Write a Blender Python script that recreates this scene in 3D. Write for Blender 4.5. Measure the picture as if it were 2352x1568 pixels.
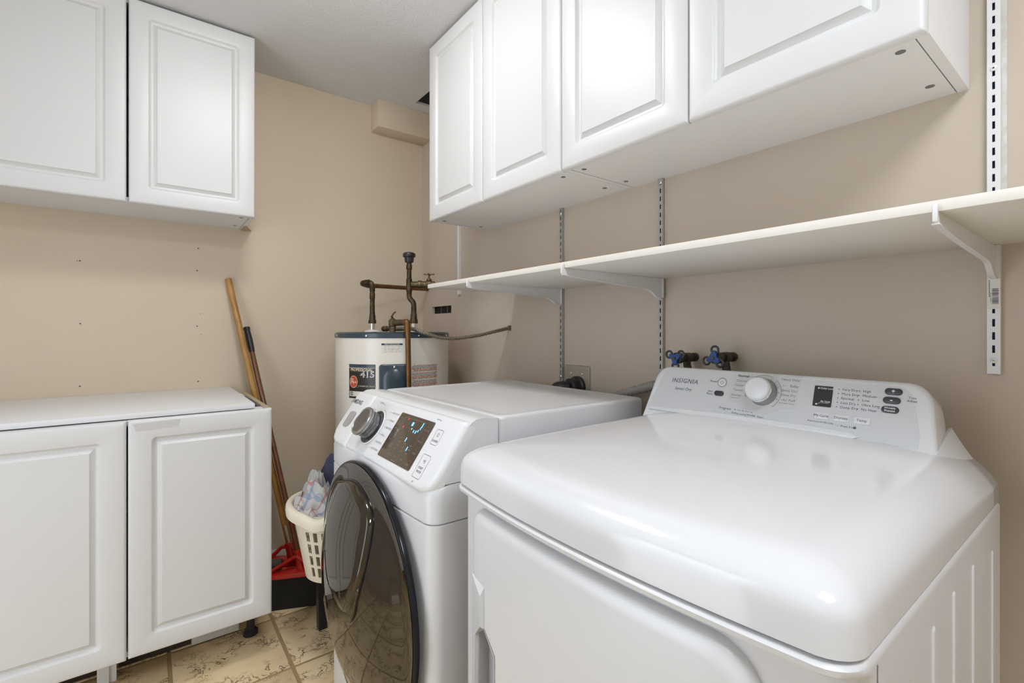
import bpy, bmesh, math, random
from mathutils import Vector, Matrix, noise
random.seed(7)
for o in list(bpy.data.objects): bpy.data.objects.remove(o, do_unlink=True)
SC = bpy.context.scene
COL = SC.collection
PI = math.pi

# ------------------------------------------------------------------ camera, world, exposure
cd = bpy.data.cameras.new('camera'); cam = bpy.data.objects.new('camera', cd); COL.objects.link(cam)
cd.sensor_width = 36; cd.lens = 1098.6/2352*36; cd.shift_y = -24.6/2352
cd.clip_start = .02; cd.clip_end = 50
cam.location = (0, 0, 1.18); cam.rotation_euler = (math.radians(90), 0, math.radians(-37.27))
SC.camera = cam
SC.view_settings.view_transform = 'Standard'; SC.view_settings.look = 'None'
SC.view_settings.gamma = 1; SC.view_settings.use_curve_mapping = False
SC.view_settings.exposure = 1.64
w = bpy.data.worlds.new('world'); SC.world = w; w.use_nodes = True
w.node_tree.nodes['Background'].inputs[0].default_value = (.8, .88, 1, 1)
w.node_tree.nodes['Background'].inputs[1].default_value = .5
LAMP_P = 13.5          # emission of the ceiling lamp's dome
FILL_PANEL_P = 7.0          # emission of the added, unseen fill panel on the ceiling
# added fill light, set in an added opening in the unseen left wall
ld = bpy.data.lights.new('added_fill_light', 'AREA'); ld.shape = 'RECTANGLE'; ld.size = .84; ld.size_y = 2.0
ld.energy = 3.0; ld.color = (.84, .91, 1.0)
lo = bpy.data.objects.new('added_fill_light', ld); COL.objects.link(lo)
lo.location = (-1.17, 1.02, 1.03); lo.rotation_euler = (math.radians(90), 0, math.radians(-90))   # shines along +X
CEIL = 2.438; WX = 1.31; BY = 2.605

# ------------------------------------------------------------------ materials
def mat(name, col, rough=.5, metal=0, coat=0, bump=None, var=None, spec=.5, emit=None, trans=0, tint=None):
    m = bpy.data.materials.new(name); m.use_nodes = True; nt = m.node_tree; b = nt.nodes['Principled BSDF']
    b.inputs['Base Color'].default_value = (*col, 1); b.inputs['Roughness'].default_value = rough
    b.inputs['Metallic'].default_value = metal; b.inputs['Coat Weight'].default_value = coat
    b.inputs['Coat Roughness'].default_value = .06
    b.inputs['Specular IOR Level'].default_value = spec
    if tint: b.inputs['Specular Tint'].default_value = (*tint, 1)
    if trans: b.inputs['Transmission Weight'].default_value = trans
    if emit: b.inputs['Emission Color'].default_value = (*emit[0], 1); b.inputs['Emission Strength'].default_value = emit[1]
    if bump or var: tc = nt.nodes.new('ShaderNodeTexCoord')
    if bump:
        n = nt.nodes.new('ShaderNodeTexNoise'); n.inputs['Scale'].default_value = bump[0]; n.inputs['Detail'].default_value = 5
        k = nt.nodes.new('ShaderNodeBump'); k.inputs['Strength'].default_value = bump[1]; k.inputs['Distance'].default_value = bump[2] if len(bump) > 2 else .002
        nt.links.new(tc.outputs['Object'], n.inputs['Vector']); nt.links.new(n.outputs['Fac'], k.inputs['Height'])
        nt.links.new(k.outputs['Normal'], b.inputs['Normal'])
    if var:
        n = nt.nodes.new('ShaderNodeTexNoise'); n.inputs['Scale'].default_value = var[0]; n.inputs['Detail'].default_value = 4
        r = nt.nodes.new('ShaderNodeValToRGB'); r.color_ramp.elements[0].color = (*col, 1); r.color_ramp.elements[1].color = (*var[1], 1)
        r.color_ramp.elements[0].position = .38; r.color_ramp.elements[1].position = .64
        nt.links.new(tc.outputs['Object'], n.inputs['Vector']); nt.links.new(n.outputs['Fac'], r.inputs['Fac'])
        nt.links.new(r.outputs['Color'], b.inputs['Base Color'])
    return m
M = {}
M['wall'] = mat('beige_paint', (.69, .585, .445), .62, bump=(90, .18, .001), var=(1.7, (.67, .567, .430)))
M['wallr'] = mat('beige_paint_shaded', (.585, .497, .402), .62, bump=(90, .18, .001), var=(1.7, (.567, .480, .387)))  # the beige paint darkened: shade put into the right wall's colour
M['ceil'] = mat('ceiling_paint', (.73, .725, .72), .8, bump=(120, .55, .004))
M['grout'] = mat('grout', (.42, .29, .14), .85, bump=(200, .3))
M['trim'] = mat('white_trim', (.74, .71, .66), .4)
M['cab'] = mat('white_foil', (.69, .69, .685), .40, bump=(35, .03, .001))
M['cabin'] = mat('white_board', (.79, .79, .785), .42)
M['raw'] = mat('particle_board', (.52, .43, .27), .8, var=(160, (.42, .33, .19)))
M['dark'] = mat('hole_shade', (.012, .011, .01), .8)
M['cam'] = mat('cam_metal', (.22, .22, .22), .4, .7)
M['shelf'] = mat('cream_melamine', (.80, .765, .69), .45)
M['wpow'] = mat('white_powder_coat', (.78, .775, .76), .35)
M['galv'] = mat('grey_galvanised', (.46, .44, .41), .45, .5)
M['app'] = mat('white_enamel', (.70, .702, .707), .13, coat=.3)
M['appf'] = mat('white_enamel_panel', (.68, .682, .687), .30, coat=.08)
M['appd'] = mat('white_plastic', (.76, .763, .767), .24, coat=.15)
M['cons'] = mat('console_face', (.66, .667, .675), .28)
M['silver'] = mat('silver_panel', (.66, .655, .645), .3, .15)
M['chrome'] = mat('chrome', (.78, .78, .78), .12, 1)
M['steel'] = mat('brushed_steel', (.42, .42, .42), .3, .9)
M['steeld'] = mat('dark_brushed_steel', (.20, .20, .20), .3, .85)
M['grip'] = mat('grip_shade_grey', (.40, .40, .41), .4)  # pocket of the white door, its shade put into the colour
M['black'] = mat('black_plastic', (.018, .018, .02), .35)
M['charc'] = mat('charcoal_plastic', (.05, .05, .055), .28)
M['ink'] = mat('grey_ink', (.09, .09, .10), .5)
M['inkl'] = mat('light_grey_ink', (.24, .24, .25), .5)
M['wink'] = mat('white_ink', (.8, .8, .8), .5)
M['glass'] = mat('smoked_glass', (.016, .012, .009), .03, coat=0, spec=.85, tint=(.95, .82, .64))
M['rim'] = mat('dark_rim', (.010, .010, .013), .16, spec=.28)
M['disp'] = mat('bronze_display', (.075, .052, .034), .12, coat=.4)
M['dink'] = mat('display_print', (.30, .24, .18), .5)
M['blue'] = mat('blue_led', (.05, .3, .9), .4, emit=((.06, .35, 1.0), 3.0))
M['bluew'] = mat('blue_white_led', (.2, .5, 1), .4, emit=((.05, .30, 1.0), 1.6))
M['red_led'] = mat('red_led', (.6, .05, .06), .4, emit=((1, .06, .08), .25))
M['tank'] = mat('cream_enamel', (.80, .755, .67), .3, coat=.2)
M['cap'] = mat('slate_blue_plastic', (.032, .054, .072), .26, coat=.15)
M['copper'] = mat('aged_copper', (.22, .105, .035), .33, .75, var=(26, (.15, .075, .028)))
M['tarn'] = mat('tarnished_copper', (.105, .066, .034), .40, .7, var=(38, (.045, .034, .018)))
M['brass'] = mat('old_brass', (.155, .11, .06), .45, .7, var=(60, (.08, .06, .034)))
M['lab'] = mat('label_black', (.022, .016, .012), .3)
M['labw'] = mat('label_white', (.72, .69, .62), .4)
M['labc'] = mat('label_cream_ink', (.72, .62, .44), .5)
M['red'] = mat('red_plastic', (.62, .022, .012), .32, coat=.2)
M['redi'] = mat('red_ink', (.55, .07, .035), .45)
M['ored'] = mat('orange_ink', (.52, .16, .08), .5)
M['bri'] = mat('black_bristles', (.010, .009, .008), .75, bump=(260, .6, .003))
M['ywood'] = mat('varnished_yellow_wood', (.47, .25, .055), .33, coat=.3, var=(14, (.36, .17, .03)))
M['dwood'] = mat('brown_wood_pole', (.19, .065, .022), .3, coat=.3, var=(12, (.12, .038, .012)))
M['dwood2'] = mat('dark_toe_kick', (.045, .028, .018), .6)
M['bask'] = mat('cream_plastic', (.76, .69, .56), .4)
M['roll'] = mat('grey_green_foam', (.075, .075, .055), .8, bump=(80, .4, .003))
M['bluep'] = mat('blue_painted_metal', (.016, .075, .26), .35, coat=.2)
M['bolt'] = mat('grey_valve_metal', (.10, .085, .065), .5, .6, var=(60, (.05, .04, .03)))
M['hose'] = mat('grey_hose', (.36, .345, .315), .5)
M['plate'] = mat('beige_steel_plate', (.40, .36, .29), .4, .3)
M['flex'] = mat('flexible_steel', (.34, .30, .24), .33, .85)
M['bluet'] = mat('blue_channel', (.11, .14, .27), .6)  # flat blue backing behind the slots of the widest standard
M['tape'] = mat('masking_tape', (.58, .575, .56), .5)
M['lamp'] = mat('lamp_glass', (.9, .9, .9), .3, emit=((.955, .945, .955), LAMP_P))
M['panel'] = mat('fill_diffuser', (.9, .9, .9), .4, emit=((.87, .92, .99), FILL_PANEL_P))  # glow of the added, unseen fill panel
M['bare'] = mat('bare_plaster', (.72, .71, .68), .8, var=(40, (.60, .58, .54)))
M['navy'] = mat('navy_cloth', (.045, .05, .09), .9, bump=(300, .3))
M['stone'] = mat('grey_cloth', (.42, .41, .38), .9, bump=(300, .3), var=(9, (.30, .31, .32)))

def tile_mat():
    m = bpy.data.materials.new('stone_look_tile'); m.use_nodes = True; nt = m.node_tree; N = nt.nodes.new; L = nt.links.new
    b = nt.nodes['Principled BSDF']; b.inputs['Roughness'].default_value = .5
    tc = N('ShaderNodeTexCoord'); oi = N('ShaderNodeObjectInfo')
    off = N('ShaderNodeVectorMath'); off.operation = 'MULTIPLY_ADD'
    cmb = N('ShaderNodeCombineXYZ'); L(oi.outputs['Random'], cmb.inputs[0]); L(oi.outputs['Random'], cmb.inputs[1])
    off.inputs[1].default_value = (37, 23, 11); L(cmb.outputs[0], off.inputs[0]); L(tc.outputs['Object'], off.inputs[2])
    n1 = N('ShaderNodeTexNoise'); n1.inputs['Scale'].default_value = 7; n1.inputs['Detail'].default_value = 6; L(off.outputs[0], n1.inputs['Vector'])
    r1 = N('ShaderNodeValToRGB'); e = r1.color_ramp.elements
    e[0].position = .3; e[0].color = (.80, .60, .34, 1); e[1].position = .7; e[1].color = (.92, .74, .46, 1); L(n1.outputs['Fac'], r1.inputs['Fac'])
    # dark pitted veins
    n2 = N('ShaderNodeTexNoise'); n2.inputs['Scale'].default_value = 16; n2.inputs['Detail'].default_value = 7; n2.inputs['Roughness'].default_value = .72; n2.inputs['Distortion'].default_value = .6
    L(off.outputs[0], n2.inputs['Vector'])
    r2 = N('ShaderNodeValToRGB'); e = r2.color_ramp.elements
    e[0].position = .478; e[0].color = (0, 0, 0, 1); e[1].position = .492; e[1].color = (1, 1, 1, 1)
    x = e.new(.505); x.color = (1, 1, 1, 1); x = e.new(.520); x.color = (0, 0, 0, 1); L(n2.outputs['Fac'], r2.inputs['Fac'])
    n3 = N('ShaderNodeTexNoise'); n3.inputs['Scale'].default_value = 9; n3.inputs['Detail'].default_value = 2; L(off.outputs[0], n3.inputs['Vector'])
    r3 = N('ShaderNodeValToRGB'); r3.color_ramp.elements[0].position = .44; r3.color_ramp.elements[1].position = .56; L(n3.outputs['Fac'], r3.inputs['Fac'])
    mu = N('ShaderNodeMath'); mu.operation = 'MULTIPLY'; L(r2.outputs['Color'], mu.inputs[0]); L(r3.outputs['Color'], mu.inputs[1])
    mx = N('ShaderNodeMix'); mx.data_type = 'RGBA'; L(mu.outputs[0], mx.inputs['Factor']); L(r1.outputs['Color'], mx.inputs[6]); mx.inputs[7].default_value = (.11, .06, .022, 1)
    L(mx.outputs[2], b.inputs['Base Color'])
    k = N('ShaderNodeBump'); k.inputs['Strength'].default_value = .5; k.inputs['Distance'].default_value = .002; k.invert = True
    L(mu.outputs[0], k.inputs['Height']); L(k.outputs['Normal'], b.inputs['Normal'])
    return m
M['tile'] = tile_mat()

def plaid_mat():
    m = bpy.data.materials.new('plaid_cloth'); m.use_nodes = True; nt = m.node_tree; N = nt.nodes.new; L = nt.links.new
    b = nt.nodes['Principled BSDF']; b.inputs['Roughness'].default_value = .9
    uv = N('ShaderNodeUVMap'); sp = N('ShaderNodeSeparateXYZ'); L(uv.outputs[0], sp.inputs[0])
    def stripes(out, freq, lo, hi):
        a = N('ShaderNodeMath'); a.operation = 'MULTIPLY'; a.inputs[1].default_value = freq; L(out, a.inputs[0])
        f = N('ShaderNodeMath'); f.operation = 'FRACT'; L(a.outputs[0], f.inputs[0])
        r = N('ShaderNodeValToRGB'); r.color_ramp.interpolation = 'CONSTANT'; e = r.color_ramp.elements
        e[0].position = 0; e[0].color = (0, 0, 0, 1); e[1].position = lo; e[1].color = (1, 1, 1, 1)
        q = e.new(hi); q.color = (0, 0, 0, 1); L(f.outputs[0], r.inputs['Fac']); return r.outputs['Color']
    base = (.46, .455, .435, 1); cur = None
    for out, fr, lo, hi, c in ((sp.outputs[0], 2.6, .30, .44, (.16, .22, .33, 1)), (sp.outputs[0], 2.6, .52, .60, (.20, .27, .38, 1)), (sp.outputs[1], 2.3, .35, .48, (.17, .22, .32, 1)),
                               (sp.outputs[1], 2.3, .70, .78, (.42, .09, .06, 1)), (sp.outputs[0], 2.6, .82, .88, (.42, .09, .06, 1))):
        mx = N('ShaderNodeMix'); mx.data_type = 'RGBA'; s = stripes(out, fr, lo, hi)
        g = N('ShaderNodeMath'); g.operation = 'MULTIPLY'; g.inputs[1].default_value = .6; L(s, g.inputs[0]); L(g.outputs[0], mx.inputs['Factor'])
        if cur is None: mx.inputs[6].default_value = base
        else: L(cur, mx.inputs[6])
        mx.inputs[7].default_value = c; cur = mx.outputs[2]
    L(cur, b.inputs['Base Color']); return m
M['plaid'] = plaid_mat()

# ------------------------------------------------------------------ helpers
def obj(name, bm, m, parent=None, smooth=32, recalc=True, label=None):
    if recalc: bmesh.ops.recalc_face_normals(bm, faces=bm.faces[:])
    me = bpy.data.meshes.new(name); bm.to_mesh(me); bm.free()
    ms = m if isinstance(m, (list, tuple)) else [m]
    for q in ms: me.materials.append(M[q])
    if smooth:
        me.shade_smooth(); me.set_sharp_from_angle(angle=math.radians(smooth))
    o = bpy.data.objects.new(name, me); COL.objects.link(o)
    if parent: attach(o, parent)
    if label: o['label'] = label
    if any(k in name for k in ('print', 'lettering', 'led', 'barcode', 'mark', 'torn_paper', 'bare_stripe')) and name not in ('barcode_sticker',): o['kind'] = 'stuff'
    return o
def attach(o, p):
    o.parent = p
    if p.parent is None: o.matrix_parent_inverse = Matrix.Translation(-Vector(p.location))
def thing(name, label, cat, loc, group=None):
    o = bpy.data.objects.new(name, None); COL.objects.link(o); o.empty_display_size = .05; o.location = loc
    return tag(o, label, cat, group)
def tag(o, label, cat, group=None):
    o['label'] = label; o['category'] = cat
    if group: o['group'] = group
    return o
def struct(o): o['kind'] = 'structure'; return o
def dup(root, delta, label=None, group=None, rot=None):
    def cp(o, par):
        c = o.copy(); COL.objects.link(c)
        if par: c.parent = par
        for ch in kids.get(o, []): cp(ch, c)
        return c
    kids = {}
    for o in bpy.data.objects:
        if o.parent: kids.setdefault(o.parent, []).append(o)
    r = cp(root, None); r.location = Vector(root.location) + Vector(delta)
    if label: r['label'] = label
    if group: r['group'] = group
    return r
B = bmesh.new
def box(bm, x0, x1, y0, y1, z0, z1, bev=0, seg=2):
    t = B(); bmesh.ops.create_cube(t, size=1)
    for v in t.verts: v.co = Vector((x0+(v.co.x+.5)*(x1-x0), y0+(v.co.y+.5)*(y1-y0), z0+(v.co.z+.5)*(z1-z0)))
    if bev: bmesh.ops.bevel(t, geom=t.edges[:], offset=bev, segments=seg, affect='EDGES', profile=.5, clamp_overlap=True)
    merge(bm, t); return bm
def merge(bm, t, fn=None, mi=None):
    vs = [bm.verts.new(fn(v.co) if fn else v.co) for v in t.verts]
    t.verts.index_update()
    for f in t.faces:
        try:
            nf = bm.faces.new([vs[v.index] for v in f.verts]); nf.material_index = f.material_index if mi is None else mi
        except ValueError: pass
    t.free()
def frame(O, U, V):
    O, U, V = Vector(O), Vector(U).normalized(), Vector(V).normalized(); N = U.cross(V).normalized()
    return lambda u, v, n=0: O+U*u+V*v+N*n
def basis(d):
    d = Vector(d).normalized(); a = Vector((0, 0, 1)) if abs(d.z) < .9 else Vector((1, 0, 0))
    u = d.cross(a).normalized(); return u, d.cross(u).normalized(), d
def loops(bm, ls, cap0=True, cap1=True, closed=True):
    rows = [[bm.verts.new(p) for p in l] for l in ls]; n = len(rows[0])
    for a, b in zip(rows, rows[1:]):
        for i in range(n if closed else n-1):
            j = (i+1) % n
            try: bm.faces.new((a[i], a[j], b[j], b[i]))
            except ValueError: pass
    if cap0: bm.faces.new(rows[0][::-1])
    if cap1: bm.faces.new(rows[-1])
    return rows
def cyl(bm, p0, p1, r0, r1=None, n=20, bev=0):
    r1 = r0 if r1 is None else r1; p0, p1 = Vector(p0), Vector(p1); u, v, d = basis(p1-p0)
    prof = [(0, r0), (1, r1)]
    h = (p1-p0).length
    if bev: prof = [(0, r0-bev), (bev/h, r0), (1-bev/h, r1), (1, r1-bev)]
    loops(bm, [[p0+d*(t*h)+(u*math.cos(2*PI*i/n)+v*math.sin(2*PI*i/n))*r for i in range(n)] for t, r in prof]); return bm
def lathe(bm, prof, O=(0, 0, 0), ax=(0, 0, 1), n=32, cap0=True, cap1=True):
    O = Vector(O); u, v, d = basis(ax)
    loops(bm, [[O+d*h+(u*math.cos(2*PI*i/n)+v*math.sin(2*PI*i/n))*max(r, 1e-4) for i in range(n)] for r, h in prof], cap0, cap1); return bm
def tube(bm, pts, r, n=12, cap=True):
    pts = [Vector(p) for p in pts]; m = len(pts); rs = r if isinstance(r, (list, tuple)) else [r]*m
    T = [(pts[min(i+1, m-1)]-pts[max(i-1, 0)]).normalized() for i in range(m)]
    u, v, _ = basis(T[0]); ls = []
    for i in range(m):
        if i:
            q = T[i-1].rotation_difference(T[i]); u = q @ u
        u = (u-T[i]*u.dot(T[i])).normalized(); v = T[i].cross(u)
        ls.append([pts[i]+(u*math.cos(2*PI*k/n)+v*math.sin(2*PI*k/n))*rs[i] for k in range(n)])
    loops(bm, ls, cap, cap); return bm
def arc_path(pts, rad, n=6):
    """polyline with rounded corners"""
    pts = [Vector(p) for p in pts]; out = [pts[0]]
    for a, b, c in zip(pts, pts[1:], pts[2:]):
        d1 = (a-b); d2 = (c-b); k = min(rad, d1.length*.49, d2.length*.49); p = b+d1.normalized()*k; q = b+d2.normalized()*k
        for i in range(n+1):
            t = i/n; out.append(p*(1-t)**2+b*2*t*(1-t)+q*t*t)
    out.append(pts[-1]); return out
def spline(pts, n=8):
    pts = [Vector(p) for p in pts]; P = [pts[0]*2-pts[1]]+pts+[pts[-1]*2-pts[-2]]; out = []
    for i in range(1, len(P)-2):
        a, b, c, d = P[i-1:i+3]
        for k in range(n):
            t = k/n; out.append(.5*((2*b)+(c-a)*t+(2*a-5*b+4*c-d)*t*t+(3*b-a-3*c+d)*t**3))
    out.append(pts[-1]); return out
def rrect(x0, x1, y0, y1, r, n=5):
    r = max(min(r, (x1-x0)/2-1e-4, (y1-y0)/2-1e-4), 1e-4); out = []
    for cx, cy, a0 in ((x1-r, y1-r, 0), (x0+r, y1-r, 90), (x0+r, y0+r, 180), (x1-r, y0+r, 270)):
        for i in range(n+1):
            a = math.radians(a0+90*i/n); out.append((cx+r*math.cos(a), cy+r*math.sin(a)))
    return out
def plate(bm, F, poly, n0, n1, bev=0):
    """prism of a 2-D polygon in frame F from n0 to n1, optional rounded front edge"""
    ls = [[F(u, v, n0) for u, v in poly]]
    if bev:
        cx = sum(p[0] for p in poly)/len(poly); cy = sum(p[1] for p in poly)/len(poly)
        hx = max(abs(p[0]-cx) for p in poly); hy = max(abs(p[1]-cy) for p in poly)
        for k in range(4):
            a = PI/2*k/3; i = bev*(1-math.cos(a)); h = n1-bev+bev*math.sin(a)
            ls.append([F(cx+(u-cx)*(1-i/hx), cy+(v-cy)*(1-i/hy), h) for u, v in poly])
    else: ls.append([F(u, v, n1) for u, v in poly])
    loops(bm, ls); return bm
def text(bm, s, F, u, v, size, align='CENTER', shear=0, n=.0004, offset=0, sx=1, mi=0, spacing=1, ang=0):
    c = bpy.data.curves.new('t', 'FONT'); c.body = s; c.size = size; c.align_x = align; c.align_y = 'CENTER'; c.shear = shear; c.offset = offset
    c.resolution_u = 2; c.space_character = spacing; c.fill_mode = 'FRONT'
    o = bpy.data.objects.new('t', c); COL.objects.link(o)
    me = bpy.data.meshes.new_from_object(o.evaluated_get(bpy.context.evaluated_depsgraph_get()))
    bpy.data.objects.remove(o); bpy.data.curves.remove(c)
    t = B(); t.from_mesh(me); bpy.data.meshes.remove(me)
    ca, sa = math.cos(ang), math.sin(ang)
    merge(bm, t, lambda p: F(u+(p.x*ca*sx-p.y*sa), v+(p.x*sa*sx+p.y*ca), n), mi=mi); return bm
def quad(bm, F, u0, u1, v0, v1, n=.0004, mi=0):
    f = bm.faces.new([bm.verts.new(F(*p, n)) for p in ((u0, v0), (u1, v0), (u1, v1), (u0, v1))]); f.material_index = mi
def line(bm, F, a, b, w, n=.0004, mi=0):
    a, b = Vector(a), Vector(b); d = (b-a).normalized(); p = Vector((-d.y, d.x))*w/2
    f = bm.faces.new([bm.verts.new(F(q.x, q.y, n)) for q in (a-p, b-p, b+p, a+p)]); f.material_index = mi
def ring(bm, F, u, v, r, w, a0=0, a1=360, n=.0004, seg=40, mi=0):
    P = []
    for i in range(seg+1):
        a = math.radians(a0+(a1-a0)*i/seg); P.append((bm.verts.new(F(u+(r-w/2)*math.cos(a), v+(r-w/2)*math.sin(a), n)), bm.verts.new(F(u+(r+w/2)*math.cos(a), v+(r+w/2)*math.sin(a), n))))
    for p, q in zip(P, P[1:]): f = bm.faces.new((p[0], q[0], q[1], p[1])); f.material_index = mi
def disc(bm, F, u, v, r, n=.0004, seg=20, mi=0, sy=1):
    f = bm.faces.new([bm.verts.new(F(u+r*math.cos(2*PI*i/seg), v+sy*r*math.sin(2*PI*i/seg), n)) for i in range(seg)]); f.material_index = mi
def holed_slab(bm, F, u0, u1, v0, v1, n0, n1, holes):
    us = sorted({u0, u1, *[h[0] for h in holes], *[h[1] for h in holes]}); vs = sorted({v0, v1, *[h[2] for h in holes], *[h[3] for h in holes]})
    solid = lambda i, j: 0 <= i < len(us)-1 and 0 <= j < len(vs)-1 and not any(h[0] <= (us[i]+us[i+1])/2 <= h[1] and h[2] <= (vs[j]+vs[j+1])/2 <= h[3] for h in holes)
    cache = {}
    def V(i, j, k):
        if (i, j, k) not in cache: cache[(i, j, k)] = bm.verts.new(F(us[i], vs[j], n1 if k else n0))
        return cache[(i, j, k)]
    for i in range(len(us)-1):
        for j in range(len(vs)-1):
            if not solid(i, j): continue
            bm.faces.new((V(i, j, 1), V(i+1, j, 1), V(i+1, j+1, 1), V(i, j+1, 1))); bm.faces.new((V(i, j, 0), V(i, j+1, 0), V(i+1, j+1, 0), V(i+1, j, 0)))
            for di, dj, a, b in ((-1, 0, (i, j+1), (i, j)), (1, 0, (i+1, j), (i+1, j+1)), (0, -1, (i, j), (i+1, j)), (0, 1, (i+1, j+1), (i, j+1))):
                if not solid(i+di, j+dj): bm.faces.new((V(*a, 0), V(*b, 0), V(*b, 1), V(*a, 1)))
    return bm

# ------------------------------------------------------------------ room shell
X0, Y0 = -1.15, -1.40
FL = struct(obj('floor', box(B(), X0-.1, WX+.1, Y0-.1, BY+.1, -.12, -.003), 'grout', smooth=0))
tb = B(); box(tb, -.1668, .1668, -.1693, .1693, -.011, 0, .0035, 2)
tile0 = obj('tile', tb, 'tile', FL); k = 0
for i in range(-5, 3):
    for j in range(-10, 3):
        cx, cy = .406+.345*(i+.5), 1.805+.35*(j+.5)
        if cx+.17 < X0 or cy+.17 < Y0 or cx-.17 > WX or cy-.17 > BY: continue
        t = tile0 if k == 0 else tile0.copy()
        if k: COL.objects.link(t)
        k += 1; t.location = (cx, cy, random.uniform(-.0012, 0)); t.rotation_euler = (0, 0, random.choice((0, PI)))
bw = B(); box(bw, X0-.1, WX+.1, BY, BY+.1, 0, CEIL); WB = struct(obj('wall_back', bw, 'wall', smooth=0))
# right wall: torn slot behind the heater, small cable hole
FR = frame((WX, 0, 0), (0, -1, 0), (0, 0, 1))      # u = -y, n towards the room
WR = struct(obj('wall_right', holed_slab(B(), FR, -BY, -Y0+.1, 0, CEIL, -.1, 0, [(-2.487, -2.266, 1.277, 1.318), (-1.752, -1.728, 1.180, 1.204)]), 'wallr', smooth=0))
obj('wall_hole_shade', box(B(), WX+.020, WX+.099, 2.2, 2.55, 1.22, 1.37), 'dark', WR)  # black box close behind the slot, painting in its darkness
fr = B()
for u0, u1, v0, v1 in ((-2.487, -2.478, 1.279, 1.316), (-2.40, -2.397, 1.279, 1.318), (-2.33, -2.327, 1.281, 1.318)): quad(fr, FR, u0, u1, v0, v1, -.012)
obj('torn_paper', fr, 'hose', WR, smooth=0, recalc=False)
FL_ = frame((X0, 0, 0), (0, 1, 0), (0, 0, 1))       # normal +x
struct(obj('wall_left', holed_slab(B(), FL_, Y0-.1, BY, 0, CEIL, -.1, 0, [(.59, 1.45, 0, 2.06)]), 'ceil', smooth=0))  # opening added to the unseen wall for the fill light
struct(obj('wall_front', box(B(), X0, WX, Y0-.1, Y0, 0, CEIL), 'ceil', smooth=0))
dc = B()
for a, b in ((.53, .59), (1.45, 1.51)): box(dc, X0, X0+.018, a, b, 0, 2.12, .004)
box(dc, X0, X0+.018, .53, 1.51, 2.06, 2.12, .004); struct(obj('added_opening_trim', dc, 'trim'))  # casing around the added opening
cb = B(); FC = frame((0, 0, CEIL), (1, 0, 0), (0, -1, 0))   # normal down
holed_slab(cb, FC, X0-.1, WX+.1, -BY-.1, -Y0+.1, -.12, 0, [(1.176, 1.305, -2.424, -2.02)])
CE = struct(obj('ceiling', cb, 'ceil', smooth=0))
obj('ceiling_hole_shade', box(B(), 1.12, 1.36, 1.98, 2.47, CEIL+.014, CEIL+.119), 'dark', CE)  # black box just above the hole gives its shade by colour
SO = struct(obj('trim_1', box(B(), .992, WX, 2.50, BY, 2.290, CEIL, .003), 'wall'))
bb = B(); F_ = frame((0, BY, 0), (1, 0, 0), (0, 0, 1))
pr_ = [(0, .0), (.014, 0), (.014, .07), (.010, .085), (.004, .095), (0, .095)]
loops(bb, [[Vector((x, BY-a, h)) for a, h in pr_] for x in (X0, WX)]); struct(obj('baseboard_back', bb, 'trim', smooth=20))
nh = B(); lathe(nh, [(.0032, 0), (.0032, .0006)], (0, 0, 0), (0, -1, 0), 10)
nail0 = obj('nail_hole', nh, 'ink', WB)
for i, (x, z) in enumerate([(-.22, 1.464), (-.228, 1.463), (.182, 1.556), (.178, 1.454), (-.219, 1.209), (.178, 1.201), (-.22, .955), (.182, .949), (.195, 1.163), (.19, 1.258)]):
    t = nail0 if i == 0 else nail0.copy()
    if i: COL.objects.link(t)
    t.location = (x, BY, z); t.scale = (1, 1, 1) if i not in (1, 8, 9) else (.6, .6, .6)

# ------------------------------------------------------------------ ceiling lamp (just above the frame)
LX, LY = .317, 1.38
lt = thing('ceiling_lamp', 'round flush ceiling lamp with glowing frosted dome in the middle of the ceiling', 'lamp', (LX, LY, CEIL))
obj('base', lathe(B(), [(.15, 0), (.15, .018), (.142, .024)], (LX, LY, CEIL), (0, 0, -1), 40), 'wpow', lt)
obj('dome', lathe(B(), [(.138, .024), (.136, .045), (.120, .070), (.090, .090), (.05, .101), (0, .104)], (LX, LY, CEIL), (0, 0, -1), 40, True, False), 'lamp', lt)

px_, py_ = .22, -.48
l2 = thing('added_fill_panel', 'added square fill light panel on the ceiling, out of view', 'lamp', (px_, py_, CEIL))  # unseen panel added to brighten the room
bm = B()
for x0, x1, y0, y1 in ((-.32, .32, -.32, -.30), (-.32, .32, .30, .32), (-.32, -.30, -.30, .30), (.30, .32, -.30, .30)): box(bm, px_+x0, px_+x1, py_+y0, py_+y1, CEIL-.03, CEIL-.0002, .002)
obj('added_fill_frame', bm, 'wpow', l2); obj('added_fill_diffuser', box(B(), px_-.30, px_+.30, py_-.30, py_+.30, CEIL-.026, CEIL-.02), 'panel', l2, smooth=0)

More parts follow.
